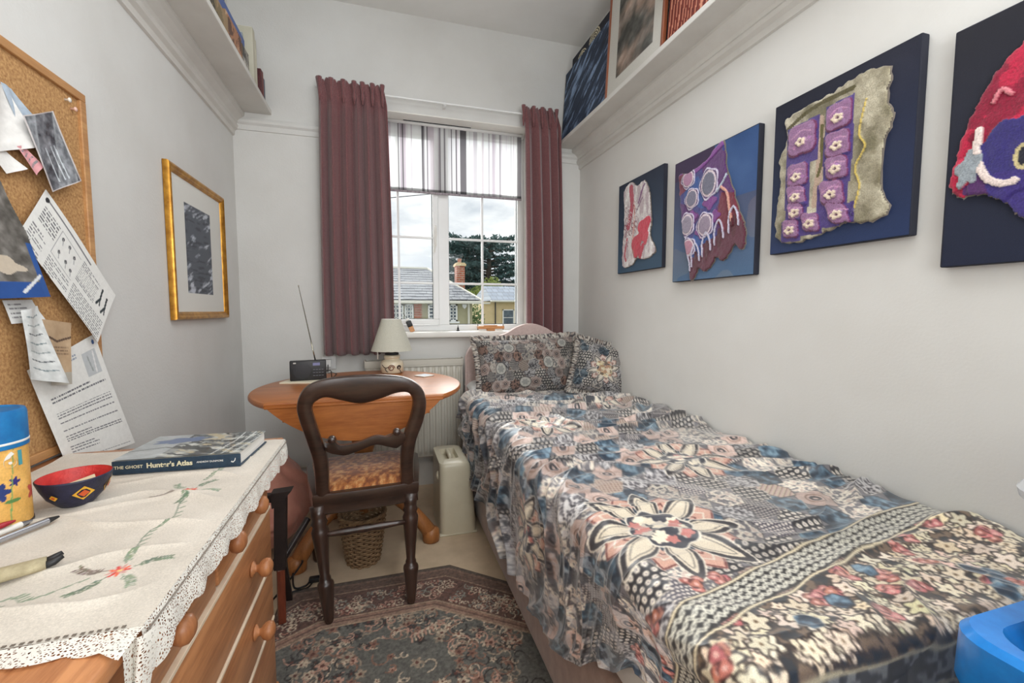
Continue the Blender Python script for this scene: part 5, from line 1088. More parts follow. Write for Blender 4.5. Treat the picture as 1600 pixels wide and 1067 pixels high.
# ================================================================== right wall: four felt canvases
FELT = paintmat('felted_wool', rough=.95, sheen=.5, grain=.35, gscale=260, bump=.9, bscale=260, spec=.2)
CANV = paintmat('painted_canvas', rough=.7, grain=.15, gscale=500, bump=.4, bscale=700)
def canvas(label, y0, y1, z0, z1, th, bgf, outline, artf, edge, res=.0026, lift=.006):
    t = thing('felt_canvas', label, 'artwork', (XR - .002, (y0 + y1) / 2, z0), 'felt artworks on the right wall'); xf = XR - .002 - th
    obj('canvas_block', bx(B(), (xf, y0, z0), (XR - .002, y1, z1), .003, 2), edge, t)
    ys = np.arange(y0 + .002, y1 - .002, res); zs = np.arange(z0 + .002, z1 - .002, res); R = Ras(ys, zs, (30, 34, 60)); bgf(R)
    gridmesh('painted_ground', np.stack([np.full_like(R.X, xf - .0006), R.X, R.Y], -1), R.C, CANV, t, False)
    R2 = Ras(ys, zs, (128, 128, 128)); artf(R2)
    o = np.array(outline); cen = o.mean(0); pts = smoothline([tuple(p) for p in o] + [tuple(o[0])], 120); M_ = Ras(ys, zs, (0, 0, 0))
    pts = [tuple(np.array(p) + (np.array(p) - cen) * .012 * math.sin(k * 2.3) + .0015 * rng.normal(0, 1, 2)) for k, p in enumerate(pts)]
    M_.poly(pts, (255, 255, 255)); mk_ = M_.C[..., 0] > 128; k9 = mk_.astype(float)
    for _ in range(3): k9 = (np.roll(k9, 1, 0) + np.roll(k9, -1, 0) + np.roll(k9, 1, 1) + np.roll(k9, -1, 1) + k9) / 5
    hgt = np.clip((k9 - .45) * 1.8, 0, 1) ** .6 * lift + .003 * (fbm(R.X, R.Y, 60, 5, 3)) * mk_ + R2.Z
    mf = mk_[:-1, :-1] & mk_[1:, 1:] & mk_[:-1, 1:] & mk_[1:, :-1]
    gridmesh('felt_panel', np.stack([xf - .001 - hgt, R.X, R.Y], -1), R2.C, FELT, t, True, mf)
    b = B(); q = [(xf - .0008, p[0], p[1]) for p in pts]; b.faces.new([b.verts.new(p) for p in q]); obj('felt_backing', b, mat('felt_edge', (150, 140, 130), .95), t)
    return t
NAVYE = mat('dark_canvas_edge', (30, 32, 46), .8)
def grad(R, c0, c1, n=14, seed=1):
    v = ((R.Y - R.ys[0]) / (R.ys[-1] - R.ys[0]))[..., None]; R.C = np.array(c0) * (1 - v) + np.array(c1) * v + (fbm(R.X, R.Y, 6, seed, 3)[..., None] - .5) * n * 2
def artA(R):
    R.C[:] = (216, 208, 206); n_ = fbm(R.X * 2.2, R.Y * .8, 24, 3, 4); R.C[n_ > .56] = (186, 168, 172); R.C[n_ < .36] = (238, 234, 232); 
    for pts, w, c in (([(2.0, 1.69), (1.99, 1.60), (2.02, 1.50)], .035, (176, 52, 76)), ([(1.97, 1.62), (1.965, 1.52), (1.98, 1.40), (1.96, 1.34)], .012, (214, 160, 150)), ([(2.03, 1.44), (2.05, 1.36), (2.04, 1.33)], .014, (186, 60, 78)), ([(1.93, 1.60), (1.90, 1.66), (1.88, 1.68)], .010, (112, 52, 110)), ([(1.95, 1.56), (1.90, 1.62)], .006, (96, 44, 90))): R.line(curve2(pts, 16), w, c)
    for x, y, rx, ry, c in ((1.875, 1.47, .045, .055, (204, 40, 68)), (1.935, 1.40, .040, .060, (196, 34, 60)), (1.90, 1.36, .02, .04, (188, 30, 60)), (1.86, 1.42, .02, .03, (206, 60, 80))): R.ell(x, y, rx, ry, c, .4, lobes=3, z=.004)
    for k in range(40): x, y = rng.uniform(1.94, 2.05), rng.uniform(1.40, 1.60); R.line(curve2([(x, y), (x + .012, y + .012), (x + .004, y + .028), (x - .008, y + .018)], 8), .003, [(226, 218, 216), (130, 40, 60), (150, 100, 110)][k % 3], z=.002)
canvas('dark slate canvas with cream and crimson felt, farthest from the camera', 1.740, 2.135, 1.268, 1.735, .020, lambda R: grad(R, (56, 84, 108), (40, 48, 66), 8), [(2.075, 1.690), (2.045, 1.715), (2.002, 1.722), (1.95, 1.69), (1.889, 1.700), (1.844, 1.640), (1.83, 1.56), (1.822, 1.479), (1.83, 1.43), (1.785, 1.36), (1.80, 1.335), (1.874, 1.319), (1.94, 1.33), (1.987, 1.300), (2.073, 1.301), (2.078, 1.40), (2.065, 1.525)], artA, NAVYE)
def bgB(R):
    grad(R, (78, 108, 142), (66, 60, 88), 12, 2); m_ = (R.X < 1.45) & (R.Y > 1.48); R.C[m_] = np.array((56, 86, 136)) + (fbm(R.X, R.Y, 7, 7, 3)[m_][:, None] - .5) * 50; n_ = fbm(R.X, R.Y, 3.5, 15, 3); R.C[n_ < .38] *= np.array([1.25, 1.1, 1.0]); R.C[(R.Y > 1.62) & (R.X > 1.42)] = (66, 52, 80)
def artB(R):
    n_ = fbm(R.X, R.Y, 9, 23, 3); R.C[:] = (64, 62, 128); R.C[n_ > .55] = (92, 48, 110); R.C[(n_ < .42)] = (48, 82, 150)
    R.poly([(1.29, 1.49), (1.37, 1.51), (1.395, 1.42), (1.35, 1.35), (1.26, 1.38)], (118, 40, 58)); R.C[(R.Y < 1.335 + .3 * (1.45 - R.X)) & (n_ > .33)] = (98, 44, 62); R.line(curve2([(1.60, 1.635), (1.50, 1.64), (1.36, 1.70)], 12), .030, (134, 70, 150), z=.003); R.poly([(1.55, 1.64), (1.64, 1.64), (1.62, 1.55), (1.57, 1.57)], (116, 36, 66))
    for x, y, s in ((1.43, 1.49, .034), (1.53, 1.45, .03), (1.47, 1.385, .034), (1.40, 1.43, .026)): R.ell(x, y, s, s * .8, (128, 64, 140), lobes=4, z=.002)
    for x, y, rx, ry, ci in ((1.555, 1.610, .034, .032, (176, 126, 160)), (1.435, 1.560, .040, .050, (112, 112, 132)), (1.530, 1.525, .034, .036, (118, 116, 138)), (1.555, 1.425, .036, .042, (150, 140, 158)), (1.450, 1.405, .038, .042, (152, 136, 156)), (1.545, 1.330, .036, .034, (184, 130, 150))):
        R.ell(x, y, rx * 1.25, ry * 1.2, (214, 206, 226), lobes=5, la=.08, z=.004); R.ell(x, y, rx * 1.12, ry * 1.08, (90, 60, 110), lobes=5, la=.06); R.ell(x, y, rx, ry, (222, 206, 214)); R.ell(x, y, rx * .84, ry * .84, ci, z=.006)
    R.line(curve2([(1.37, 1.53), (1.34, 1.50), (1.325, 1.44), (1.31, 1.38)], 20), .010, (226, 168, 150), z=.005); R.line(curve2([(1.39, 1.52), (1.36, 1.55), (1.345, 1.57)], 10), .009, (196, 206, 222), z=.005)
    for k, x in enumerate((1.555, 1.50, 1.44, 1.375, 1.305)): y0 = 1.235 + .035 * k - .02; h_ = .09; R.line(curve2([(x + .020, y0), (x + .022, y0 + h_ * .6), (x + .002, y0 + h_), (x - .018, y0 + h_ * .65), (x - .024, y0 + .02)], 20), .0075, (206, 202, 222), z=.005); R.ell(x, y0 + .02, .012, .04, (86, 34, 46))
canvas('blue and purple canvas with ringed purple felt, second farthest from the camera', 1.215, 1.658, 1.194, 1.702, .024, bgB, [(1.622, 1.645), (1.60, 1.648), (1.565, 1.635), (1.46, 1.655), (1.374, 1.700), (1.352, 1.60), (1.32, 1.522), (1.285, 1.43), (1.256, 1.375), (1.252, 1.30), (1.275, 1.285), (1.30, 1.31), (1.33, 1.27), (1.36, 1.255), (1.39, 1.27), (1.42, 1.235), (1.46, 1.225), (1.485, 1.24), (1.512, 1.195), (1.535, 1.20), (1.55, 1.29), (1.584, 1.40), (1.605, 1.50), (1.62, 1.58)], artB, NAVYE)
def artC(R):
    R.C[:] = (158, 150, 128); n_ = fbm(R.X, R.Y, 14, 33, 4); R.C += (fbm(R.X, R.Y, 40, 3, 4)[..., None] - .5) * 120; m0 = np.clip((n_ - .5) * 6, 0, 1)[..., None]; R.C = R.C * (1 - m0) + np.array((200, 192, 170)) * m0; m0 = np.clip((.45 - n_) * 5, 0, .8)[..., None]; R.C = R.C * (1 - m0) + np.array((104, 98, 72)) * m0
    m_ = (R.X < .90); R.C[m_] = R.C[m_] * .85 + np.array((140, 130, 96)) * .15; R.line(curve2([(1.12, 1.62), (1.02, 1.66), (.90, 1.665)], 16), .012, (84, 76, 40)); R.line(curve2([(.99, 1.62), (.985, 1.5), (.995, 1.38)], 16), .022, (186, 160, 140)); R.line(curve2([(.985, 1.60), (.98, 1.50), (.99, 1.46)], 12), .010, (96, 88, 44))
    R.line(curve2([(.865, 1.62), (.878, 1.54), (.862, 1.50), (.884, 1.45), (.87, 1.40), (.885, 1.33)], 30), .005, (206, 180, 92), z=.004)
    cells = [(1.045, 1.575, .052, .055), (1.055, 1.475, .040, .040), (1.055, 1.415, .042, .030), (1.055, 1.368, .036, .026), (1.07, 1.318, .034, .030), (.935, 1.600, .040, .045), (.935, 1.525, .042, .040), (.935, 1.462, .040, .034), (.945, 1.395, .045, .036), (.925, 1.335, .045, .026), (1.005, 1.326, .036, .028)]
    for x, y, rx, ry in cells:
        R.poly([(x - rx, y - ry * 1.25), (x + rx, y - ry * 1.1), (x + rx, y + ry), (x - rx, y + ry * 1.1)], (76, 58, 124)); R.ell(x, y + ry * .15, rx * 1.0, ry * .92, (110, 50, 86), PI / 4, lobes=4, la=.12, z=.003); R.ell(x, y + ry * .18, rx * .93, ry * .83, (150, 108, 148), PI / 4, lobes=4, la=.12, z=.005)
        for _ in range(10): R.ell(x + rng.uniform(-.6, .6) * rx, y + rng.uniform(-.4, .7) * ry, .007, .004, jit((164, 122, 160), 14), rng.random() * 3)
        R.line(curve2([(x - rx * .6, y + ry * .4), (x, y + ry * .6), (x + rx * .6, y + ry * .3)], 8), .003, (196, 146, 180))
        for k in range(5): a = k * 1.256; R.ell(x + .011 * math.cos(a), y + .008 * math.sin(a), .0065, .0055, (234, 214, 190), z=.010)
canvas('navy canvas with two columns of mauve felt cells on olive fleece', .752, 1.152, 1.252, 1.722, .026, lambda R: grad(R, (34, 52, 92), (26, 28, 44), 6, 5), [(1.112, 1.665), (1.06, 1.676), (.974, 1.680), (.92, 1.69), (.86, 1.692), (.812, 1.672), (.815, 1.60), (.800, 1.55), (.82, 1.48), (.818, 1.38), (.798, 1.320), (.852, 1.300), (.90, 1.31), (.937, 1.300), (1.00, 1.285), (1.076, 1.278), (1.125, 1.305), (1.128, 1.40), (1.118, 1.46), (1.125, 1.547), (1.10, 1.60)], artC, NAVYE)
def artD(R):
    R.C[:] = (188, 30, 66); n_ = fbm(R.X, R.Y, 16, 43, 4); R.C[n_ > .58] = (214, 60, 92); R.C[n_ < .38] = (142, 18, 52)
    R.ell(.585, 1.375, .058, .085, (52, 44, 112), .3, lobes=7, la=.06, z=.003); R.ell(.575, 1.30, .05, .055, (60, 46, 120), lobes=6, la=.08); R.ell(.63, 1.33, .02, .03, (84, 40, 100), lobes=5); R.line(curve2([(.63, 1.45), (.632, 1.40), (.615, 1.35), (.59, 1.33), (.57, 1.33)], 20), .014, (232, 214, 206), z=.006)
    R.ell(.645, 1.375, .020, .036, (150, 158, 164), .2, lobes=5, la=.2, z=.005); R.ell(.560, 1.375, .014, .026, (206, 190, 140)); R.ell(.560, 1.375, .008, .018, (30, 30, 44)); R.line(curve2([(.612, 1.50), (.600, 1.52), (.585, 1.505)], 10), .008, (222, 130, 140), z=.004)
canvas('black canvas with crimson and violet felt shape, nearest the camera', .335, .690, 1.168, 1.684, .024, lambda R: grad(R, (26, 34, 58), (30, 30, 40), 6, 8), [(.655, 1.475), (.63, 1.53), (.60, 1.58), (.56, 1.61), (.50, 1.62), (.44, 1.56), (.40, 1.46), (.40, 1.34), (.45, 1.26), (.52, 1.235), (.56, 1.255), (.585, 1.29), (.62, 1.315), (.655, 1.315), (.680, 1.345), (.672, 1.40)], artD, NAVYE)

# ================================================================== pictures and books on the high shelves
def board(label, y0, y1, z1, xbot, leanx, paintf, edge, th=.014, name='leaning_picture', res=.004, z0=2.134, frame=None):
    t = thing(name, label, 'picture', (xbot, (y0 + y1) / 2, z0)); H = z1 - z0; M_ = Matrix.Translation((xbot, 0, z0)) @ Matrix.Rotation(leanx, 4, 'Y')
    obj('panel', bx(B(), (0, y0, 0), (th, y1, H), .001, 1, M_), edge, t)
    R = Ras(np.arange(y0 + .001, y1 - .001, res), np.arange(0, H, res), (128, 128, 128)); paintf(R, H)
    P = np.stack([np.full_like(R.X, -.0008), R.X, R.Y, np.ones_like(R.X)], -1) @ np.array(M_).T; gridmesh('picture_face', P[..., :3], R.C, CANV, t, False)
    if frame:
        for a, b_ in (((-.006, y0 - .004, 0), (.004, y0 + frame, H)), ((-.006, y1 - frame, 0), (.004, y1 + .004, H)), ((-.006, y0, 0), (.004, y1, frame)), ((-.006, y0, H - frame), (.004, y1, H))): obj('frame_side', bx(B(), a, b_, .001, 1, M_), FRB, t)
    return t
FRB = wood('red_brown_frame', (150, 86, 56), (112, 58, 36), 'z', .4)
def p_blue(R, H):
    n_ = fbm(R.X * 3 - R.Y * 2, R.Y * 16 + R.X * 9, 3, 3, 5); R.C[:] = np.array((40, 54, 76)) + np.clip((n_ - .48) * 5, 0, 1)[..., None] * np.array((96, 106, 118)); n2 = fbm(R.X * 4, R.Y * 30 + R.X * 20, 3, 8, 3); R.C[n2 < .35] = (28, 36, 54)
board('dark blue streaky canvas leaning on the right high shelf nearest the window wall', 2.085, 2.655, 2.560, 1.115, math.radians(4), p_blue, NAVYE)
def p_red(R, H):
    q = ((R.X + .010 * np.sin(R.Y * 9) + (fbm(R.X, R.Y * .4, 12, 4, 3) - .5) * .05) / .022) % 1; R.C[:] = (122, 50, 36); R.C[q < .22] = (206, 142, 116); R.C[(q > .6) & (q < .8)] = (86, 30, 26)
board('rust red canvas with pale vertical streaks leaning on the right high shelf', 1.06, 1.585, 2.62, 1.118, math.radians(4), p_red, NAVYE)
def p_land(R, H):
    R.C[:] = (206, 204, 196); y0, y1 = R.xs[0], R.xs[-1]; m_ = (R.X > y0 + .075) & (R.X < y1 - .085) & (R.Y > .065) & (R.Y < H - .06); n_ = fbm(R.X * 1.2 - R.Y * .8, R.Y * 2 + R.X, 5, 9, 4); c = np.zeros(R.C.shape); n2 = fbm(R.X * 3 - R.Y * 3, R.Y * 6 + R.X * 4, 5, 29, 4); c[:] = np.array((84, 84, 80)) + np.clip((n_ - .38) * 3.2, 0, 1)[..., None] * np.array((82, 60, 50)) + (n2[..., None] - .5) * 90; R.C[m_] = c[m_]
board('landscape print in a white mount and thin brown frame leaning on the right shelf', 1.600, 2.070, 2.70, 1.112, math.radians(3), p_land, FRB, frame=.010)
def p_zebra(R, H):
    R.C[:] = (34, 34, 46)
    for cy_, cz_ in ((2.52, .455), (2.36, .485), (2.60, .40)):
        d = np.hypot((R.X - cy_) * .8, R.Y - cz_); m_ = d < .06; R.C[m_ & ((d / .012) % 1 < .5)] = (226, 216, 186); R.C[m_ & ((d / .012) % 1 >= .5)] = (40, 38, 40)
board('black picture with cream striped rings behind the dark blue streaky canvas', 2.02, 2.662, 2.665, 1.165, math.radians(3), p_zebra, NAVYE)
board('cream panel behind the framed landscape print', 1.93, 2.10, 2.72, 1.205, math.radians(2), lambda R, H: p_plain((214, 200, 176), 20)(R, H), WHITE)
# left shelf
def flat(label, name, cat, x, y0, y1, z0, z1, th, m, rows=None):
    o = obj(name, bx(B(), (x - th, y0, z0), (x, y1, z1), .002), m); return tag(o, label, cat)
def p_mott(c1, c2, c3):
    def f(R, H):
        n_ = fbm(R.X, R.Y, 14, 3, 5); R.C[:] = c1; R.C[n_ > .55] = c2; R.C[n_ < .42] = c3
    return f
def leftboard(label, y0, y1, z0, z1, x, pf, edge, th=.010, name='leaning_picture', cat='picture'):
    t = thing(name, label, cat, (x, (y0 + y1) / 2, z0)); obj('panel', bx(B(), (x - th, y0, z0), (x, y1, z1), .001), edge, t)
    R = Ras(np.arange(y0, y1, .005), np.arange(z0, z1, .005), (128, 128, 128)); pf(R, z1 - z0); gridmesh('picture_face', np.stack([np.full_like(R.X, x + .0008), R.X, R.Y], -1), R.C, CANV, t, False)
ZS = 2.1345
leftboard('mottled olive and brown painting at the front of the left high shelf', 1.40, 2.02, ZS, 2.205, -.556, p_mott((128, 112, 84), (156, 132, 100), (72, 68, 56)), CARDB)
leftboard('orange-brown patterned print beside the mottled olive painting', 2.03, 2.23, ZS, 2.245, -.566, p_mott((176, 128, 98), (206, 176, 146), (104, 78, 66)), CARDB)
leftboard('small grey photographic print beyond the orange-brown print', 2.24, 2.34, ZS, 2.235, -.566, p_mott((150, 146, 138), (196, 190, 180), (86, 84, 80)), CARDB)
BLF = mat('blue_folder', (44, 84, 156), .4, nscale=5, c2=(34, 66, 136)); DGF = mat('dark_folder', (54, 66, 80), .5, nscale=12, c2=(36, 44, 56)); LGF = mat('pale_folder', (170, 180, 190), .5, nscale=8, c2=(140, 152, 164))
for k, (lab, m, y0, y1, z1) in enumerate((('bright blue folder standing behind the mottled olive painting', BLF, 1.42, 2.33, 2.300), ('pale grey-blue folder behind the bright blue folder', LGF, 1.42, 2.345, 2.335), ('dark slate folder behind the pale grey-blue folder', DGF, 1.42, 2.36, 2.37), ('light grey folder standing between the two dark folders', LGF, 1.42, 2.37, 2.41), ('dark folder standing tallest at the back of the left shelf', DGF, 1.42, 2.33, 2.46))):
    x = -.580 - .018 * k; t = thing('folder', lab, 'folder', (x, 1.9, ZS)); obj('folder_cover', bx(B(), (x - .010, y0, ZS), (x, y1, z1), .002), m, t); obj('folder_spine', bx(B(), (x - .011, y1, ZS), (x + .001, y1 + .004, z1 - .004), .002), m, t)
CRF = mat('cream_folder', (206, 202, 184), .6, nscale=6, c2=(190, 186, 166)); RB = mat('dark_red_book', (98, 42, 44), .6, nscale=90, c2=(60, 28, 32)); GB = mat('slate_book', (84, 92, 104), .6)
for k, (lab, m, y0, z1, x1) in enumerate((('thin white folder edge nearest the blue folders', LGF, 2.385, 2.36, -.60), ('broad cream box file on the left shelf', CRF, 2.405, 2.40, -.562), ('narrow cream file beside the broad cream box file', CRF, 2.452, 2.37, -.562))):
    t = thing('box_file', lab, 'file', (x1 - .06, y0, ZS)); obj('file_cover', bx(B(), (XL + .02, y0, ZS), (x1, y0 + (.016 if k != 1 else .040), z1), .002), m, t); obj('file_pages', bx(B(), (XL + .03, y0 + .003, z1), (x1 - .004, y0 + .012, z1 + .002)), WHITE, t)
for k, (lab, m, w_) in enumerate((('dark red book nearest the cream files', RB, .022), ('brown-red book in the middle of the three far books', mat('brown_red_book', (120, 60, 52), .6), .020), ('slate grey book standing against the far wall on the left shelf', GB, .020))):
    y0 = 2.560 + .026 * k; t = thing('book', lab, 'book', (-.66, y0, ZS)); z1 = (2.292, 2.294, 2.270)[k]
    obj('book_cover', bx(B(), (XL + .02, y0, ZS), (-.566, y0 + w_, z1), .004, 2), m, t, 'auto'); obj('page_block', bx(B(), (XL + .025, y0 + .003, z1 - .0005), (-.572, y0 + w_ - .003, z1 + .0004)), WHITE, t)

# ================================================================== floor: rug, basket, case, cushion, stand, cable
G_, G2_, RB_, PK_, CR_ = (98, 96, 90), (74, 74, 70), (96, 58, 50), (176, 138, 120), (186, 168, 146)
xs = np.linspace(-.44, .47, 300); ys = np.linspace(.50, 1.775, 420); R = Ras(xs, ys, G_)
# octagonal outline: corners cut
outl = [(-.44, 1.70), (-.350, 1.750), (.215, 1.760), (.47, 1.555), (.47, .50), (-.44, .50)]
def inset(d): return [(-.38 + .15 * d, 1.69 - d), (-.345 + .55 * d, 1.750 - d), (.247 - .38 * d, 1.750 - d), (.47, 1.555 - 1.15 * d), (.47, .3), (-.38 + .15 * d, .3)]
R.poly(inset(0), (92, 78, 68)); R.poly(inset(.018), (126, 98, 84)); R.poly(inset(.030), (104, 80, 68)); R.poly(inset(.068), (150, 124, 104)); R.poly(inset(.073), (96, 68, 58)); R.poly(inset(.205), (160, 136, 114)); R.poly(inset(.212), (140, 108, 92)); R.poly(inset(.224), (104, 76, 66)); R.poly(inset(.230), (146, 118, 100)); R.poly(inset(.243), (164, 140, 118)); R.poly(inset(.250), G_)
I1 = Ras(xs, ys, (0, 0, 0)); I1.poly(inset(.250), (255,) * 3); inner_m = I1.C[..., 0] > 100; I2 = Ras(xs, ys, (0, 0, 0)); I2.poly(inset(.085), (255,) * 3); I2.poly(inset(.20), (0, 0, 0)); border_m = I2.C[..., 0] > 100
S = Ras(xs, ys, (0, 0, 0)); keep = R.C.copy()
n_ = fbm(xs[None] + 0 * R.X, R.Y, 12, 77, 3); 
for _ in range(2600):   # scrolls and flowers in the border
    x, y = rng.uniform(-.44, .47), rng.uniform(.5, 1.76)
    if not border_m[min(419, int((y - .50) / 1.275 * 419)), min(299, int((x + .44) / .91 * 299))]: continue
    a = rng.random() * 6.28; r_ = rng.uniform(.010, .026); c = [PK_, CR_, (72, 48, 42), (166, 116, 100), (128, 128, 118), (196, 178, 154)][rng.integers(6)]
    if rng.random() < .5: R.line([(x + r_ * (1 - .5 * u) * math.cos(a + u * 5), y + r_ * (1 - .5 * u) * math.sin(a + u * 5)) for u in np.linspace(0, 1, 10)], .0045, c)
    else: R.ell(x, y, r_ * .8, r_ * .8, c, a, lobes=6, la=.25); R.ell(x, y, r_ * .55, r_ * .55, RB_, a, lobes=6, la=.25); R.ell(x, y, r_ * .22, r_ * .22, CR_)
R.C[~border_m] = keep[~border_m]; keep = R.C.copy()
for _ in range(1500):
    x, y = rng.uniform(-.3, .40), rng.uniform(.5, 1.5); d = math.hypot((x - .05) / .2, (y - 1.28) / .16)
    if d < .75 and rng.random() < .85: continue
    a = rng.random() * 6.28; r_ = rng.uniform(.010, .030); c = [PK_, CR_, (134, 100, 84), (58, 54, 52), (150, 134, 116)][rng.integers(5)]
    if rng.random() < .6: R.line([(x + r_ * 1.3 * (1 - .6 * u) * math.cos(a + u * 4), y + r_ * 1.3 * (1 - .6 * u) * math.sin(a + u * 4)) for u in np.linspace(0, 1, 9)], .005, c)
    else: R.ell(x, y, r_ * .6, r_ * .6, c, a, lobes=5, la=.3); R.ell(x, y, r_ * .22, r_ * .22, RB_)
for cx_, cy_, a0 in ((.07, 1.36, .4), (-.16, 1.22, 2.3), (.30, 1.12, 5.2)):   # big leaf plumes
    for k in range(9): u = k / 8; x, y = cx_ + .10 * u * math.cos(a0), cy_ + .10 * u * math.sin(a0); R.line(curve2([(x, y), (x + .03 * math.cos(a0 + 1.2), y + .03 * math.sin(a0 + 1.2)), (x + .035 * math.cos(a0 + .6), y + .035 * math.sin(a0 + .6))], 8), .006, CR_ if k % 2 else PK_)
R.C[~inner_m] = keep[~inner_m]
R.C *= (1 + (fbm(R.X, R.Y, 150, 3, 2)[..., None] - .5) * .5)
mO = Ras(xs, ys, (0, 0, 0)); mO.poly(inset(0), (255,) * 3); mo_ = mO.C[..., 0] > 100; mf = mo_[:-1, :-1] & mo_[1:, 1:] & mo_[:-1, 1:] & mo_[1:, :-1]
rug = thing('rug', 'patterned wool rug with cut corners and grey floral centre on the floor', 'rug', (.05, 1.1, 0))
gridmesh('pile', np.stack([R.X, R.Y, .009 + .0012 * fbm(R.X, R.Y, 120, 2, 2)], -1), R.C, paintmat('wool_rug', rough=.95, sheen=.3, grain=.45, gscale=420, bump=.8, bscale=500, spec=.15), rug, True, mf)
q_ = [(max(min(x, .469), -.439), max(y, .502), .0045) for x, y in inset(0)]; obj('edge_binding', tube(B(), q_ + [q_[0]], .0045, 6), mat('brown_binding', (84, 68, 58), .9), rug)
# wicker basket under the table
WK = mat('wicker', (164, 134, 100), .8, nscale=60, c2=(118, 92, 66)); bc = (-.100, 1.905)
t = thing('waste_basket', 'round woven wicker waste basket under the round table', 'basket', (bc[0], bc[1], 0)); zs_ = [.004 + .0095 * k for k in range(22)]
rz = lambda z: .062 + .030 * (z / .205) ** .8
b = B()
for k, z in enumerate(zs_):
    n = 48; tube(b, [(bc[0] + (rz(z) + .0034 * (1 if (i // 2 + k) % 2 else -1)) * math.cos(2 * PI * i / n), bc[1] + (rz(z) + .0034 * (1 if (i // 2 + k) % 2 else -1)) * math.sin(2 * PI * i / n), z + .0) for i in range(n + 1)], .0046, 5, False)
o = obj('woven_strands', b, WK, t, True); o['kind'] = 'stuff'
b = B()
for i in range(24): a = 2 * PI * i / 24; tube(b, [(bc[0] + rz(z) * math.cos(a), bc[1] + rz(z) * math.sin(a), z) for z in (0.002, .1, .208)], .0028, 5)
o = obj('stakes', b, WK, t, True); o['kind'] = 'stuff'
b = B()
for s in (0, 1, 2): tube(b, [(bc[0] + (.093 + .004 * math.cos(i * .9 + s * 2.1)) * math.cos(2 * PI * i / 60), bc[1] + (.093 + .004 * math.cos(i * .9 + s * 2.1)) * math.sin(2 * PI * i / 60), .212 + .004 * math.sin(i * .9 + s * 2.1)) for i in range(61)], .0042, 6, False)
obj('plaited_rim', b, WK, t, True); obj('basket_base', lathe(B(), [(.001, .001), (.060, .001), (.060, .006), (.001, .006)], (bc[0], bc[1], 0), 30), WK, t)
# cream case
CASE = mat('cream_case_plastic', (214, 206, 182), .38, nscale=8, c2=(204, 195, 170), coat=.2)
t = thing('appliance_case', 'cream plastic carrying case with recessed handle beside the bed', 'case', (.325, 2.14, 0))
b = B(); rings = []
def ring_case(z, x0, x1, y0, y1, r_): return rrect(x0, x1, y0, y1, r_, z)
for z, e in ((0, 0), (.10, .008), (.24, .019), (.292, .024), (.308, .028), (.318, .036), (.322, .048)): rings.append(ring_case(z * 1.07, .240 + e * .05, .418 - e * 1.0, 2.000 + e * .45, 2.330 - e * .5, .030))
loft(b, rings, True, False)
top = [(.290, .357, 2.07, 2.245), ]
loft(b, [ring_case(.34454, .2424, .370, 2.0216, 2.306, .030), ring_case(.346, .268, .345, 2.09, 2.25, .012), ring_case(.318, .271, .342, 2.096, 2.244, .010)], False, True)
bmesh.ops.remove_doubles(b, verts=b.verts[:], dist=.0006); obj('case_shell', b, CASE, t, 'auto')
obj('carry_handle', tube(B(), [(.3065, 2.096, .325), (.3065, 2.110, .342), (.3065, 2.13, .347), (.3065, 2.21, .347), (.3065, 2.23, .342), (.3065, 2.244, .325)], [.006, .009, .011, .011, .009, .006], 12), CASE, t, True)
b = B(); lathe(b, [(.001, 0), (.020, 0), (.020, .006), (.012, .012), (.001, .013)], (0, 0, 0), 20, Matrix.Translation((.243, 2.07, .275)) @ Matrix.Rotation(-PI / 2, 4, 'Y')); obj('side_knob', b, CASE, t, True)
b = B(); bx(b, (.236, 1.998, 0), (.419, 2.324, .010), .004); obj('case_foot', b, CASE, t)
# pink cushion slumped between wall and table
xs = np.linspace(0, 2 * PI, 90); zs = np.linspace(0, 1, 60); X, Z = np.meshgrid(xs, zs)
rr = np.sin(np.clip(Z, .0, 1) * PI) ** .55; rr = np.where(Z < .3, np.maximum(rr, .0), rr); rr = rr * (1 - .45 * np.clip(Z - .35, 0, 1)); cr_ = fbm(np.cos(X) * 2 + 3, Z * 4 + np.sin(X) * 2 + 3, 1.6, 4, 4); crease = (1 - np.abs(np.sin(Z * 9 + np.sin(X) * 1.6 + cr_ * 3))) ** 4
rr = rr * (1 + (cr_ - .5) * .22) - crease * .085 * rr
PX = -.520 + rr * .21 * np.cos(X) - .03 * Z; PY = 2.12 + rr * .25 * np.sin(X) + .05 * Z; PZ = .012 + .46 * Z
PX = np.maximum(PX, XL + .020)
t = thing('floor_cushion', 'large dusty pink creased floor cushion slumped beneath the round table', 'cushion', (-.52, 2.12, 0))
gridmesh('cushion_cover', np.stack([PX, PY, PZ], -1), None, mat('dusty_pink_cotton', (238, 172, 152), .85, nscale=9, c2=(224, 152, 134), bump=.3, bscale=60, bdist=.002, sheen=.2), t)
t.location.z = 0
b = B(); tube(b, [(-.525 + .150 * math.cos(a) - .006, 2.12 + .20 * math.sin(a), .16 + .01 * math.sin(3 * a)) for a in np.linspace(-1.2, 1.4, 30)], .004, 6); obj('piping', b, mat('pink_piping', (164, 92, 84), .8), t, True)
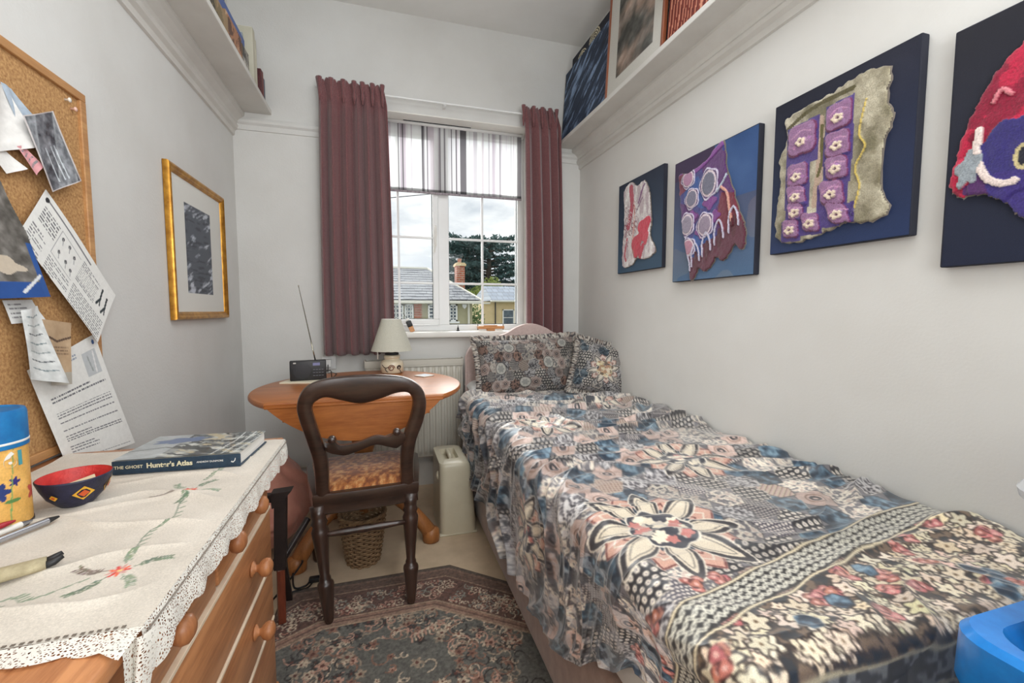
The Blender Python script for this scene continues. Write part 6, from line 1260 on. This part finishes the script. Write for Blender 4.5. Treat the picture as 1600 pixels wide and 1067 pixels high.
# dark folding stand between chest and cushion
t = thing('folding_stand', 'dark wooden folding stand standing between the chest and the pink cushion', 'stand', (-.36, 1.62, 0))
def beam(p, q, w_, d_, m, name):
    p, q = Vector(p), Vector(q); ax = q - p; M_ = Matrix.Translation(p) @ ax.normalized().to_track_quat('Z', 'X').to_matrix().to_4x4(); obj(name, bx(B(), (-w_ / 2, -d_ / 2, 0), (w_ / 2, d_ / 2, ax.length), .002, 1, M_), m, t)
DK = mat('black_brown_wood', (46, 36, 34), .5, nscale=20, c2=(30, 24, 24)); RDW = wood('reddish_leg', (126, 62, 40), (84, 36, 24), 'z', .4)
beam((-.345, 1.56, .21), (-.335, 1.56, .475), .036, .030, DK, 'upright'); beam((-.350, 1.575, .0115), (-.345, 1.56, .21), .024, .024, RDW, 'lower_leg'); beam((-.350, 1.70, .0115), (-.342, 1.58, .24), .018, .02, DK, 'rear_leg')
b = B(); prism(b, [(-.362, 1.540, .475), (-.300, 1.540, .478), (-.322, 1.540, .452), (-.336, 1.540, .430), (-.360, 1.540, .425)], (0, .045, 0)); obj('bracket', b, DK, t)
beam((-.335, 1.565, .24), (-.268, 1.64, .335), .016, .016, DK, 'brace'); beam((-.52, 1.56, .0), (-.35, 1.565, .25), .018, .018, DK, 'rear_leg'); beam((-.36, 1.56, .455), (-.60, 1.56, .47), .028, .02, DK, 'top_rail')
t = thing('power_lead', 'black power lead with plug coiled on the carpet beside the chair leg', 'cable', (-.33, 1.80, 0))
pts = smoothline([(-.42, 1.66, .016), (-.36, 1.80, .035), (-.33, 1.86, .060), (-.37, 1.90, .02), (-.35, 1.78, .006), (-.31, 1.775, .006), (-.295, 1.80, .008)], 60); obj('lead', tube(B(), [tuple(p) for p in pts], .0035, 8), BLK, t, True)
pts = smoothline([(-.40, 1.72, .016), (-.34, 1.735, .016), (-.30, 1.76, .006), (-.285, 1.785, .008)], 30); obj('lead', tube(B(), [tuple(p) for p in pts], .003, 8), BLK, t, True)
obj('plug', bx(B(), (-.300, 1.790, .002), (-.258, 1.815, .020), .004, 2), BLK, t, 'auto')
